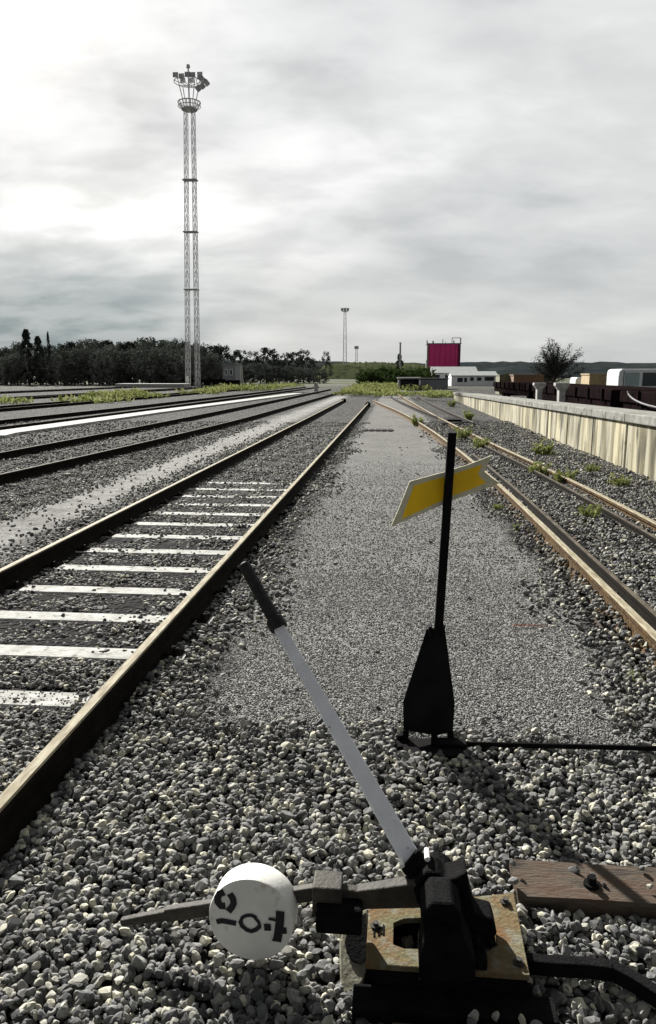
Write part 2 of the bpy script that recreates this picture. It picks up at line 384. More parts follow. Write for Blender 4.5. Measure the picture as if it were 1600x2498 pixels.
def sleepers(parent, xs_of, y0, y1, step, m, over, half=.105, top=.006, clips=True, jit=0.):
    y = y0; out = []
    while y < y1:
        a, c = xs_of(y)
        b = MB(); x0, x1 = a-over, c+over; w = half
        b.prism([(x0, y-w, -.15), (x0, y+w, -.15), (x0, y+w*.86, top-.012), (x0, y+w*.7, top), (x0, y-w*.7, top), (x0, y-w*.86, top-.012)], (x1-x0, 0, 0))
        s = b.build('sleeper', m, parent, bevel=0)
        if clips and y < 9:
            for xx in (a, c):
                b = MB()
                b.box(xx-.13, xx+.13, y-.055, y+.055, top-.02, top+.009)
                for d in (-.095, .095):
                    b.box(xx+d-.026, xx+d+.026, y-.05, y+.05, top, .016); b.tube((xx+d, y, .012), (xx+d, y, .05), .017, n=6)
                    b.box(xx+d-.035+(.02 if d < 0 else -.02), xx+d+.035+(.02 if d < 0 else -.02), y-.03, y+.03, .017, .027)
                k = b.build('rail_clip', M['dark_rail'], s)
                k.location = (0, 0, 0)
        out.append(s); SLEEP.append((x0, x1, y-w, y+w))
        y += step
    return out

def fix_sub(s):      # sub-part meshes are authored in world space; parent sits at origin of its thing
    pass

# main track, left of the camera
t = empty('railway_track'); tag(t, 'straight railway track with white concrete sleepers left of the switch lever', 'railway track', 'railway tracks')
rail(t, [(-1.25, -.6), (-1.25, 12), (-1.25, 36.5)], M['dark_rail'], M['railtop'])
rail(t, [(-2.76, -.6), (-2.76, 12), (-2.80, 42)], M['dark_rail'], M['railtop'])
sleepers(t, lambda y: (-2.76, -1.25), 3.12, 10.6, .585, M['concrete_white'], .15)
for x, y in ((-1.25, 36.6), (-2.80, 42.1)):
    b = MB(); b.box(x-.12, x+.12, y-.25, y+.15, 0, .17); b.box(x-.05, x+.05, y-.18, y+.1, .17, .21); b.build('rail_end_block', M['black_iron'], t, bevel=.01)
# left track
L2A = [(-5.75, 5.5), (-5.46, 9.8), (-5.18, 13.6), (-4.80, 22.8), (-4.58, 48.9), (-4.5, 75)]
L2B = [(-7.25, 6), (-6.99, 12.5), (-6.85, 18), (-6.70, 32), (-6.42, 61), (-6.3, 75)]
t = empty('railway_track'); tag(t, 'dark railed track curving in left of the pale gravel strip', 'railway track', 'railway tracks')
rail(t, L2A, M['dark_rail'], M['railtop_dull']); rail(t, L2B, M['dark_rail'], M['railtop_dull'])
sleepers(t, lambda y: (np.interp(y, [q[1] for q in L2B], [q[0] for q in L2B]), np.interp(y, [q[1] for q in L2A], [q[0] for q in L2A])), 7.0, 30, .6, M['timber_dark'], .3, top=-.005, clips=False)
t = empty('railway_track'); tag(t, 'dark rusty railway track just left of the bright concrete trough', 'railway track', 'railway tracks')
rail(t, [(-10.9, 12), (-10.48, 19), (-10.18, 27.9), (-9.5, 60), (-9.0, 90)], M['dark_rail'], M['railtop_dull'], 1.)
rail(t, [(-12.5, 12), (-12.07, 21.9), (-11.6, 31.6), (-11.0, 60), (-10.6, 90)], M['dark_rail'], M['railtop_dull'], 1.)
for i, (xa, lab) in enumerate(((-16.5, 'far railway track at the near edge of the left yard weeds'), (-23.5, 'far railway track behind the left yard weeds'), (-33, 'furthest thin railway track in front of the dark tree line'))):
    t = empty('railway_track'); tag(t, lab, 'railway track', 'railway tracks')
    rail(t, [(xa, 22), (xa+1.2, 60), (xa+3, 110)], M['dark_rail'], M['railtop_dull'], 2.); rail(t, [(xa-1.5, 22), (xa-.3, 60), (xa+1.5, 110)], M['dark_rail'], M['railtop_dull'], 2.)
# right track with switch blade
R1 = [(1.42, -.5), (1.415, 3.9), (1.40, 6.3), (1.36, 10.1), (1.18, 15), (.89, 20.3), (.30, 28), (-.47, 35), (-1.1, 41)]
R2 = [(2.62, 1), (2.48, 7.07), (2.37, 10.2), (1.93, 16.3), (1.43, 25.8), (.66, 44.8), (.3, 56)]
rx = lambda c, y: float(np.interp(y, [q[1] for q in c], [q[0] for q in c]))
t = empty('railway_track'); tag(t, 'rusty railway track with a switch blade, between the gravel path and the platform wall', 'railway track', 'railway tracks')
rail(t, R1, M['rust'], M['railtop']); rail(t, R2, M['rust'], M['railtop'])
rail(t, [(1.56, 2.2), (1.54, 3.9), (1.53, 6.3), (1.52, 10.1), (1.40, 13)], M['dark_rail'], M['railtop_dull'], name='switch_blade', sc_=.55, dz=-.006)
rail(t, [(2.34, 2.2), (2.30, 5), (2.20, 9), (1.95, 13), (1.66, 17)], M['dark_rail'], M['railtop_dull'], name='switch_blade', sc_=.55, dz=-.006)
sleepers(t, lambda y: (rx(R1, y), rx(R2, y)), 2.62, 22, .62, M['timber_dark'], .16, top=.004)
# branching rails beyond, towards the wall
t = empty('railway_track'); tag(t, 'thin branch track fanning out towards the foot of the platform wall', 'railway track', 'railway tracks')
rail(t, [(2.35, 22), (2.0, 30), (1.6, 45), (1.3, 62)], M['dark_rail'], M['railtop_dull'], sc_=.8); rail(t, [(1.55, 24), (.9, 32), (.0, 45), (-.4, 60)], M['dark_rail'], M['railtop_dull'], sc_=.8)
b = MB(); p = gnd(1065, 995, .0)
b.prism([(p.x-.5, p.y-1.5, 0), (p.x+.45, p.y-.6, 0), (p.x+.35, p.y+1.5, 0), (p.x-.3, p.y+1.2, 0)], (0, 0, .10)); b.box(p.x-.25, p.x+.2, p.y-.5, p.y+.7, .10, .16)
tag(b.build('switch_machine_cover', M['black_iron'], None, bevel=.02), 'low black metal cover lying beside the right track near the wall', 'track cover')
# concrete trough
b = MB(); A = [gnd(-30, 1029), gnd(0, 1022), gnd(350, 972), gnd(700, 925)]
pts = [(q.x, q.y, 0) for q in A]
b.path(pts, [(-.42, -.02), (.42, -.02), (.42, .07), (-.42, .07)])
tag(b.build('cable_trough', M['concrete_white'], None), 'bright white concrete cable trough running between the left tracks', 'cable trough')

# ------------------------------------------------------------------ platform wall
ZT = lambda y: .906-.0127*(y-10.4)+ .03
def platform():
    X = 3.66; y0, y1 = 6.0, 46.0
    root = empty('platform_wall', (X, y0, 0)); tag(root, 'long cream stained concrete platform wall with pale coping on the right', 'wall')
    m = bpy.data.materials.new('streaked_cream_concrete'); m.use_nodes = True; t = m.node_tree; L = t.links.new
    p = t.nodes['Principled BSDF']; p.inputs['Roughness'].default_value = .85; p.inputs['Specular IOR Level'].default_value = .2
    g = N('ShaderNodeNewGeometry', t)
    def nz(sx, s, d=5):
        mp = N('ShaderNodeMapping', t); L(g.outputs['Position'], mp.inputs[0]); mp.inputs['Scale'].default_value = sx
        n = N('ShaderNodeTexNoise', t); L(mp.outputs[0], n.inputs['Vector']); n.inputs['Scale'].default_value = s; n.inputs['Detail'].default_value = d; return n.outputs[0]
    def ramp(x, a, b_):
        r = N('ShaderNodeMapRange', t); L(x, r.inputs[0]); r.inputs[1].default_value = a; r.inputs[2].default_value = b_; return r.outputs[0]
    def mix(f, a, b_):
        x = N('ShaderNodeMix', t, data_type='RGBA'); L(f, x.inputs[0])
        for i, v in ((6, a), (7, b_)):
            if isinstance(v, tuple): x.inputs[i].default_value = (*v, 1)
            else: L(v, x.inputs[i])
        return x.outputs[2]
    c = mix(ramp(nz((1, 1.6, .10), 1.0), .40, .56), (.46, .42, .28), (.36, .34, .26))
    c = mix(ramp(nz((1, 3.2, .22), 1.2), .47, .60), c, (.15, .13, .075))
    c = mix(ramp(nz((1, 1.7, .35), 1.9), .51, .63), c, (.055, .05, .03))
    c = mix(ramp(nz((1, 1, 1), 6), .6, .75), c, (.17, .165, .11))
    L(c, p.inputs['Base Color'])
    # panels, each its own part, with recessed dark joints
    y = y0
    while y < y1-.1:
        b = MB(); g_ = .035
        za, zb = ZT(y)-.14, ZT(y+2)-.14
        off = random.uniform(-.006, .006)
        b.prism([(X+off, y+g_, -.1), (X+off, y+2-g_, -.1), (X+off, y+2-g_, zb), (X+off, y+g_, za)], (.14, 0, 0)); b.build('panel', m, root, bevel=.012)
        b = MB(); b.prism([(X-.05, y+.006, za), (X-.05, y+1.994, zb), (X-.05, y+1.994, zb+.14), (X-.05, y+.006, za+.14)], (.72, 0, 0)); b.build('coping', M['coping'], root, bevel=.015)
        y += 2
    b = MB(); b.prism([(X+.145, y0, -.1), (X+.145, y1, -.1), (X+.145, y1, ZT(y1)-.145), (X+.145, y0, ZT(y0)-.145)], (.5, 0, 0)); b.build('backing', M['timber_dark'], root)
platform()

# ------------------------------------------------------------------ switch machine, lever and counterweight
def switch_stand():
    root = empty('switch_lever_stand', (.1, 1.65, 0)); tag(root, 'black railway switch stand on a rusty plate with white lever and round white counterweight', 'switch lever')
    zp = .10
    q = lambda a, b_: gnd(a, b_, zp)
    TL, TR, BR, BL = q(866, 2128), q(1206, 2096), q(1244, 2290), q(858, 2262)
    # ring-shaped base plate with an opening, thick steel
    def quad(u, v): return (TL*(1-u)+TR*u)*(1-v) + (BL*(1-u)+BR*u)*v
    us = [0, .17, .24, .77, .83, 1]; vs_ = [0, .27, .33, .68, .74, 1]
    b = MB(); n = 6; grid = {}
    top = []; 
    def cellopen(i, j): return (1 <= i <= 3 and 1 <= j <= 3) and not ((i, j) in ((1, 1), (3, 1), (1, 3), (3, 3)))
    verts = []; 
    for j in range(n):
        for i in range(n): verts.append(quad(us[i], vs_[j]))
    th = Vector((0, 0, -.016)); V = verts+[v+th for v in verts]; F = []
    tri = {(1, 1): 'a', (3, 1): 'b', (1, 3): 'c', (3, 3): 'd'}
    for j in range(n-1):
        for i in range(n-1):
            a, b1, c, d = j*n+i, j*n+i+1, (j+1)*n+i+1, (j+1)*n+i
            if cellopen(i, j): continue
            if (i, j) in tri:
                T = {'a': (a, b1, d), 'b': (a, b1, c), 'c': (a, c, d), 'd': (b1, c, d)}[tri[(i, j)]]
            else: T = (a, b1, c, d)
            F.append(T); F.append(tuple(x+36 for x in reversed(T)))
            for k in range(len(T)): pass
    # side walls wherever an edge belongs to one top face only
    from collections import Counter
    tops = [f for f in F if max(f) < 36]; cnt = Counter(frozenset((f[k], f[(k+1) % len(f)])) for f in tops for k in range(len(f)))
    for f in tops:
        for k in range(len(f)):
            e = (f[k], f[(k+1) % len(f)])
            if cnt[frozenset(e)] == 1: F.append((e[0], e[0]+36, e[1]+36, e[1]))
    b.add(V, F); b.build('base_plate', M['plate'], root, bevel=.002)
    # dark side frame under the plate
    b = MB(); ins = .012
    def wall(p, q_, h0, h1, t_): b.bar((p.x, p.y, (h0+h1)/2), (q_.x, q_.y, (h0+h1)/2), t_, h1-h0, side=None)
    z1 = zp-.018
    for p, q_ in ((TL+Vector((.02, -.02, 0)), TR+Vector((-.02, -.02, 0))), (TR+Vector((-.008, -.02, 0)), BR+Vector((-.01, .012, 0))), (BR+Vector((-.01, .008, 0)), BL+Vector((.01, .008, 0))), (BL+Vector((.01, .012, 0)), TL+Vector((.01, -.02, 0)))):
        wall(p, q_, -.05, z1, .016)
    b.build('side_frame', M['black_iron'], root)
    # cast marks / bolts on the plate
    b = MB()
    for px, py in ((882, 2176), (1186, 2120), (1218, 2262)):
        b = MB(); c = q(px, py); b.tube(c-Vector((0, 0, .002)), c+Vector((0, 0, .006)), .014, n=6); b.tube(c+Vector((0, 0, .006)), c+Vector((0, 0, .014)), .007, n=10); b.build('plate_bolt', M['arm_steel'], root)
    # guard shell at the left end: a sloping bent cover with its hollow's shade painted as a flat black patch
    zg = lambda py: .098-.075*(py-2130)/200
    G_ = [gnd(x, y, zg(y)) for x, y in ((863, 2131), (864, 2200), (863, 2268), (852, 2306), (832, 2326), (808, 2334), (801, 2310), (798, 2262), (797, 2210), (806, 2180), (822, 2158), (842, 2142))]
    gm = mat('guard_pale_steel', (.26, .255, .20), (.17, .16, .12), 20, .85, 0, .4, spec=.05)
    b = MB(); b.prism(G_, (0, 0, -.05)); sh = b.build('guard_shell', gm, root, bevel=.004)
    H_ = [gnd(x, y, zg(y)+.0035) for x, y in ((860, 2142), (860, 2250), (846, 2262), (828, 2256), (814, 2236), (809, 2210), (818, 2182), (836, 2160))]
    b = MB(); b.prism(H_, (0, 0, -.003)); b.build('mouth_shade', M['black_iron'], sh)
    b = MB(); b.box(TL.x-.03, TR.x+.05, 1.478, 1.552, -.05, .05); b.box(TL.x+.02, TR.x+.0, 1.552, 1.57, -.05, .07); b.build('front_shade_block', M['black_iron'], root, bevel=.003)  # black box added to stand in for the shadow under the plate front
    b = MB()      # cast lettering pad with two ribs
    for k in range(3): c = q(878+k*11, 2200-k*2); b.bar(c, c+Vector((0, .035, 0)), .004, .005, side=(1, 0, 0))
    c1, c2_ = q(876, 2182), q(902, 2178); b.bar(c1, c2_, .004, .005, side=(0, 1, 0)); b.build('cast_mark', M['black_iron'], root)
    # housing: bearing block standing on the plate front
    b = MB()
    f0 = [at(*p, 1.53) for p in ((984, 2312), (1118, 2312), (1116, 2262), (1092, 2206), (1084, 2150), (1062, 2124), (1012, 2122), (990, 2152), (994, 2212), (984, 2262))]
    b.prism(f0, (0, .10, 0)); b.build('bearing_block', M['black_iron'], root, bevel=.008)
    b = MB()
    f1 = [at(*p, 1.645) for p in ((992, 2200), (1112, 2215), (1150, 2208), (1168, 2196), (1158, 2160), (1118, 2150), (1104, 2095), (1096, 2048), (1070, 2062), (1046, 2068), (1026, 2050), (1000, 2048), (965, 2085), (975, 2120), (994, 2150))]
    b.prism(f1, (0, .07, 0)); b.build('rear_cheek', M['black_iron'], root, bevel=.006)
    hub = at(1028, 2096, 1.66)
    b = MB(); b.tube(hub+Vector((0, -.12, 0)), hub+Vector((0, .10, 0)), .046, n=20); b.tube(hub+Vector((0, -.138, 0)), hub+Vector((0, -.12, 0)), .024, n=6)
    b.build('hub', M['black_iron'], root, bevel=.004)
    foot = MB()
    foot.box(hub.x+.05, hub.x+.115, 1.56, 1.66, zp, zp+.03); foot.tube((hub.x+.09, 1.61, zp+.03), (hub.x+.09, 1.61, zp+.05), .014, n=6)
    foot.build('mounting_foot', M['black_iron'], root, bevel=.004)
    # lever
    a0 = at(962, 2012, 1.72); a1 = at(648, 1462, 2.15); tip = at(573, 1326, 2.255)
    d = (a1-a0).normalized()
    lv = MB(); side = Vector((1, 0, .25))
    lv.bar(a0-d*.03, a1, .052, .020, .034, .014, side=rt+up*.0); lever = lv.build('lever_bar', M['lever_grey'], root, bevel=.003)
    b = MB(); b.tube(a1-d*.012, tip, .0205, .019, n=18); b.tube(a1-d*.022, a1+d*.012, .028, n=18); b.tube(tip, tip+(tip-a1).normalized()*.008, .015, .008, n=18)
    b.build('grip', M['grip'], root, bevel=.002, smooth=False)
    b = MB(); s1 = at(966, 2026, 1.70); 
    b.bar(hub+Vector((0, .02, 0)), s1+d*.012, .085, .05, .066, .042, side=rt)
    b.bar(hub+Vector((-.01, .04, 0)), at(1086, 2052, 1.70), .05, .04, .035, .03, side=rt)
    b.build('lever_socket', M['black_iron'], root, bevel=.006)
    b = MB()
    for px, py in ((944, 2030), (1003, 2012)):
        b = MB(); p = at(px, py, 1.69); b.tube(p+Vector((0, -.01, 0)), p+Vector((0, .03, 0)), .007, n=8); b.build('socket_bolt', M['white_paint'], root)
    # counterweight arm
    Y = 1.665
    A, B, C, D_ = at(285, 2164, Y), at(395, 2146, Y), at(740, 2094, Y), at(958, 2098, Y)
    b = MB()
    b.bar(A, B, .018, .018, .020, .028, side=(0, 1, 0)); b.bar(B-Vector((.005, 0, 0)), C, .022, .036, .022, .038, side=(0, 1, 0))
    arm = b.build('weight_arm', M['arm_steel'], root, bevel=.003)
    E1 = at(845, 2106, Y); b = MB(); b.bar(C, E1, .026, .046, .026, .050, side=(0, 1, 0)); b.bar(E1-Vector((.004, 0, 0)), D_+Vector((.03, 0, .01)), .030, .052, .040, .07, side=(0, 1, 0))
    b.build('arm_root', M['arm_steel'], root, bevel=.004)
    c = at(770, 2092, Y); b = MB(); b.box(c.x-.037, c.x+.037, Y-.036, Y+.034, c.z-.045, c.z+.034); b.build('arm_sleeve', M['arm_steel'], root, bevel=.004)
    c2 = at(795, 2140, Y-.02); b = MB(); b.box(c2.x-.055, c2.x+.06, Y-.06, Y+.02, c2.z-.035, c2.z+.035); b.build('stop_block', M['black_iron'], root, bevel=.006)
    # weight
    fc = at(588, 2161, 1.60); r = .1085; T = .076
    b = MB(); n = 72
    tilt = R(4); ax = Vector((math.sin(R(-3)), -math.cos(tilt), math.sin(tilt))).normalized()     # face normal, towards the camera
    ux = Vector((1, 0, 0)); ux = (ux-ax*ux.dot(ax)).normalized(); uy = ux.cross(ax)*-1
    if uy.z < 0: uy = -uy
    rings = [(r-.006, 0), (r-.0015, -.002), (r, -.007), (r, -T+.007), (r-.002, -T+.002), (r-.008, -T)]
    vs = []
    for rr, dd in rings:
        for k in range(n):
            a = 2*math.pi*k/n; vs.append(fc+ux*(rr*math.cos(a))+uy*(rr*math.sin(a))+ax*dd)
    fs = [(i*n+k, i*n+(k+1) % n, (i+1)*n+(k+1) % n, (i+1)*n+k) for i in range(len(rings)-1) for k in range(n)]
    fs += [tuple(range(n)), tuple(range((len(rings)-1)*n, len(rings)*n))]
    b.add(vs, fs); wt = b.build('counterweight', M['white_paint'], root, smooth=True)
    m_ = wt.modifiers.new('w', 'EDGE_SPLIT'); m_.split_angle = R(35)
    # stencilled digits, from the photo, as thin raised paint
    def loc(x, y): return ((x-738)/572*r, (880-y)/458*r)
    def stroke(b, pts, w, z):
        pts = [Vector((*loc(x, y), 0)) for x, y in pts]; w = w/572*r
        L_, R_ = [], []
        for i, p in enumerate(pts):
            t = (pts[min(i+1, len(pts)-1)]-pts[max(i-1, 0)]).normalized(); nn = Vector((-t.y, t.x, 0)); L_.append(p+nn*w/2); R_.append(p-nn*w/2)
        for i in range(len(pts)-1):
            pl = [L_[i], L_[i+1], R_[i+1], R_[i]]
            W_ = [fc+ux*v.x+uy*v.y+ax*z for v in pl]; b.prism(W_, ax*-.0012)
    digits = [
        [([(385, 585), (325, 610), (296, 655), (300, 705), (340, 745), (400, 742)], 96), ([(462, 598), (505, 650), (515, 700), (490, 745), (440, 800)], 88)],
        [([(280, 930), (350, 912), (450, 918), (545, 926)], 70)],
        [([(605, 905), (630, 850), (690, 822), (755, 815), (820, 838)], 46), ([(600, 890), (625, 945), (690, 985), (750, 996), (810, 975), (865, 930)], 56), ([(800, 838), (850, 880), (868, 935)], 40)],
        [([(1140, 738), (1135, 850), (1120, 960), (1095, 1078)], 112), ([(925, 932), (1015, 928)], 92), ([(1130, 952), (1225, 945)], 84), ([(985, 830), (1090, 838)], 34), ([(1035, 1062), (1155, 1066)], 34)]]
    k = 0
    for strokes in digits:
        b = MB()
        for s_, w in strokes: k += 1; stroke(b, s_, w, .0018+.00025*k)
        b.build('digit', M['digit'], wt)
    # crank rod leaving to the right: flat dark bar with a bend
    b = MB(); pts = [gnd(*p, .055) for p in ((1236, 2262), (1300, 2268), (1380, 2272), (1440, 2280), (1490, 2306), (1560, 2352), (1680, 2400))]
    for i in range(len(pts)-1): b.bar(pts[i]-(pts[i+1]-pts[i]).normalized()*.006, pts[i+1], .030, .040, side=(0, 1, 0))
    b.build('pull_rod', M['black_iron'], root, bevel=.003)
    return root
switch_stand()

def timber(name, x0, x1, y0, y1, z, label, skew=0.):
    b = MB(); n = 14; rnd = random.Random(int(y0*100))
    top = []
    vs = []
    for i in range(n+1):
        x = x0+(x1-x0)*i/n; dy = rnd.uniform(-.003, .003)
        for yy, zz in ((y0+dy, -.12), (y0+dy, z-.008), (y0+dy+.008, z), (y1+dy-.008, z), (y1+dy, z-.008), (y1+dy, -.12)): vs.append((x, yy+skew*(x-x0), zz+(rnd.uniform(-.002, .002) if zz > 0 else 0)))
    fs = [(i*6+j, i*6+(j+1) % 6, (i+1)*6+(j+1) % 6, (i+1)*6+j) for i in range(n) for j in range(6)] + [tuple(range(6)), tuple(n*6+j for j in range(6))]
    b.add(vs, fs); o = b.build(name, M['timber'], None)
    return tag(o, label, 'timber')
timber('timber_sleeper', .375, 2.95, 1.885, 2.06, .052, 'reddish brown weathered timber lying right of the switch plate', .01)
timber('timber_sleeper', .02, 2.95, 1.26, 1.475, .03, 'shadowed brown timber under the front of the switch plate at the bottom')
SLEEP_T = [(.375, 2.95, 1.885, 2.06), (.02, 2.95, 1.26, 1.475)]
b = MB(); c = gnd(1388, 2080, .052)
b.tube((c.x, c.y, .05), (c.x, c.y, .062), .022, n=18); b.tube((c.x, c.y, .062), (c.x, c.y, .082), .013, n=6)
tag(b.build('coach_bolt', M['black_iron'], None), 'dark bolt head in the reddish timber beside the switch plate', 'bolt')

# ------------------------------------------------------------------ point indicator with yellow blade
def indicator():
    base = gnd(1030, 1745); Y = 2.84
    root = empty('switch_indicator', (base.x, Y, 0)); tag(root, 'black post indicator with tapered housing and yellow swallowtail blade', 'track signal')
    S = lambda x, y: (x*1.0, y*1.0)
    src = lambda x, y, YY=Y: at(x/K, y/K, YY)
    # tapered housing, a square frustum turned on its corner
    cT = (src(1063, 1534)); cM = src(1046, 1712); cB = src(1044, 1782)
    s0 = 1.732*2  # unused scale guard
    wT, wM, wB = 47, 128, 123
    px2m = lambda w, p: w*((p-Vector((0, 0, CH))).dot(fw))/FPX
    secs = [(cT, px2m(wT, cT)/2), (cM, px2m(wM, cM)/2), (cB, px2m(wB, cB)/2)]
    ang = [R(200), R(262), R(20), R(82)]
    vs = []
    for c, hw in secs:
        for a in (186, 285, 354, 105):
            a = R(a); rr = hw
            vs.append((c.x+rr*math.cos(a), Y+rr*.45*math.sin(a), c.z))
    n = 4; fs = [(i*n+k, i*n+(k+1) % n, (i+1)*n+(k+1) % n, (i+1)*n+k) for i in range(2) for k in range(n)] + [tuple(range(4)), tuple(range(8, 12))]
    b = MB(); b.add(vs, fs); b.build('housing', M['black_paint'], root, bevel=.004)
    for k, dx in enumerate((-.022, .026)):
        b = MB(); b.bar((cT.x+dx, Y-.01, cT.z-.02), (cT.x+dx*1.15, Y-.01, cT.z+.018), .012, .03, side=(1, 0, 0))
        if k == 0: b.tube((cT.x-.022, Y-.03, cT.z+.012), (cT.x-.022, Y+.02, cT.z+.012), .007, n=8)
        b.build('top_lug', M['black_paint'], root, bevel=.001)
    # legs and base plate under it
    zb = cB.z; b = MB()
    for a in (186, 285, 354):
        b = MB(); rr = secs[2][1]*.88; x, y = cB.x+rr*math.cos(R(a)), Y+rr*.42*math.sin(R(a)); b.box(x-.012, x+.012, y-.013, y+.013, .012, zb+.004)
        b.build('support_leg', M['black_iron'], root)
    b = MB(); b.box(cB.x-.13, cB.x+.125, Y-.12, Y+.02, .0, .022); b.box(cB.x-.10, cB.x+.13, Y-.16, Y-.10, .0, .045); b.box(cB.x+.02, cB.x+.15, Y-.09, Y-.03, .022, .055)
    for dx, dy in ((-.115, -.09), (-.115, .0), (.11, .0)): b.tube((cB.x+dx, Y+dy, .02), (cB.x+dx, Y+dy, .042), .014, n=6)
    b.build('base_plate', M['black_iron'], root, bevel=.004)
    # post
    p0 = src(1068, 1545); p1 = src(1103, 1055)
    p0 = Vector((p0.x, Y, p0.z-.03)); p1 = Vector((p1.x, Y, p1.z))
    b = MB(); b.bar(p0, p1, .034, .030, .032, .028, side=(1, 0, 0)); b.build('post', M['black_paint'], root, bevel=.002)
    # blade: a flat steel plate behind the post, turned a little
    def bl(x, y):
        sx, sy = 800+.5195*x, 1000+.5195*y
        d = ray(sx/K, sy/K); nn = Vector((.32, -1, 0)).normalized(); P0 = Vector((.20, Y+.024, 0)); o = Vector((0, 0, CH))
        return o+d*((P0-o).dot(nn)/d.dot(nn)), nn
    outer = [(296, 548), (330, 470), (384, 336), (470, 312), (560, 288), (660, 256), (774, 212), (752, 252), (735, 290), (768, 318), (806, 344), (700, 384), (600, 418), (545, 442), (420, 496)]
    inner = [(346, 512), (372, 440), (404, 356), (480, 332), (560, 310), (640, 284), (724, 256), (712, 282), (704, 302), (720, 322), (742, 342), (670, 372), (596, 398), (540, 422), (430, 474)]
    pts = [bl(*p)[0] for p in outer]; nn = bl(0, 0)[1]
    b = MB(); b.prism(pts, -nn*.004); blade = b.build('blade', M['yellow_edge'], root)
    pts = [bl(*p)[0]+nn*.0012 for p in inner]; b = MB(); b.prism(pts, -nn*.001); b.build('yellow_panel', M['yellow'], blade)
    # throw rod along the ground to the right track
    b = MB(); b.tube((cB.x+.07, Y-.05, .038), (1.35, Y-.02, .045), .011, n=10); b.build('throw_rod', M['black_iron'], root)
    return cB
cB = indicator()

# ------------------------------------------------------------------ loose stones: ballast and fine gravel
def stone_protos(name, n, sub, m, seed):
    import bmesh
    c = bpy.data.collections.new(name); r_ = np.random.default_rng(seed)
    for i in range(n):
        bm = bmesh.new(); bmesh.ops.create_icosphere(bm, subdivisions=sub, radius=.5)
        # cut the ball with random planes: broken-stone facets
        for k in range(12):
            d = r_.normal(size=3); d /= np.linalg.norm(d); h = r_.uniform(.22, .40); D_ = Vector(d)
            for v in bm.verts:
                q = v.co.dot(D_)
                if q > h: v.co -= D_*(q-h)
        s = (r_.uniform(.95, 1.3), r_.uniform(.75, 1.0), r_.uniform(.55, .85))
        for v in bm.verts: v.co = Vector((v.co.x*s[0], v.co.y*s[1], v.co.z*s[2]))
        me = bpy.data.meshes.new('stone_shape'); bm.to_mesh(me); bm.free(); me.materials.append(m)
        c.objects.link(bpy.data.objects.new('stone_shape', me))
    return c
def scatter(name, P, S, coll, n, label, cat):
    me = bpy.data.meshes.new(name); me.vertices.add(len(P)); me.vertices.foreach_set('co', P.astype(np.float32).ravel())
    a = me.attributes.new('scl', 'FLOAT', 'POINT'); a.data.foreach_set('value', S.astype(np.float32))
    a = me.attributes.new('rot', 'FLOAT_VECTOR', 'POINT')
    rot = np.stack([rng.normal(0, .5, len(P)), rng.normal(0, .5, len(P)), rng.uniform(0, 6.283, len(P))], 1); a.data.foreach_set('vector', rot.astype(np.float32).ravel())
    a = me.attributes.new('idx', 'INT', 'POINT'); a.data.foreach_set('value', rng.integers(0, n, len(P)).astype(np.int32))
    o = link(bpy.data.objects.new(name, me))
    ng = bpy.data.node_groups.new(name, 'GeometryNodeTree'); ng.interface.new_socket('Geometry', in_out='INPUT', socket_type='NodeSocketGeometry'); ng.interface.new_socket('Geometry', in_out='OUTPUT', socket_type='NodeSocketGeometry')
    gi, go = N('NodeGroupInput', ng), N('NodeGroupOutput', ng)
    ip = N('GeometryNodeInstanceOnPoints', ng); ci = N('GeometryNodeCollectionInfo', ng); ci.inputs[0].default_value = coll; ci.inputs['Separate Children'].default_value = True; ci.inputs['Reset Children'].default_value = True
    def at_(nm, ty):
        x = N('GeometryNodeInputNamedAttribute', ng); x.data_type = ty; x.inputs[0].default_value = nm; return x.outputs[0]
    L = ng.links.new
    L(gi.outputs[0], ip.inputs['Points']); L(ci.outputs[0], ip.inputs['Instance']); ip.inputs['Pick Instance'].default_value = True
    L(at_('idx', 'INT'), ip.inputs['Instance Index']); L(at_('rot', 'FLOAT_VECTOR'), ip.inputs['Rotation']); L(at_('scl', 'FLOAT'), ip.inputs['Scale'])
    L(ip.outputs[0], go.inputs[0])
    md = o.modifiers.new('stones', 'NODES'); md.node_group = ng
    return tag(o, label, cat, kind='stuff')

def frustum_pts(y0, y1, dens):
    """random points on the ground inside (a little outside) the view wedge"""
    xa = lambda y: -.60*y-.55; xb = lambda y: .40*y+.55
    w = xb(y1)-xa(y1); n = int(dens*w*(y1-y0)); y = rng.uniform(y0, y1, n); x = rng.uniform(xa(y1), xb(y1), n)
    k = (x > xa(y)) & (x < xb(y)) & (x < 3.62); return x[k], y[k]
def wob(x, y):
    return .10*np.sin(x*2.1+y*1.3)+.07*np.sin(y*3.7+1.1+x)+.05*np.sin(y*9.1+x*5)
def in_path(x, y, grow=0.):
    w = wob(x, y); f = 2.93+.35*wob(y, x*2)-.15*np.clip(x-.2, 0, 1)
    taper = np.clip((y-9)*.045, 0, .6)
    return (x+w > -.86-grow) & (x+w < 1.10-taper*.55+grow) & (y > f-grow)
def near_rail(x, y, d=.055):
    k = (np.abs(x+1.25) < d) | (np.abs(x+2.76) < d)
    for c, dd in ((R1, .028), (R2, .028), (L2A, d), (L2B, d)): k |= np.abs(x-np.interp(y, [q[1] for q in c], [q[0] for q in c])) < dd
    k |= (np.abs(x-1.53) < .045) & (y > 2.2) & (y < 13)
    return k
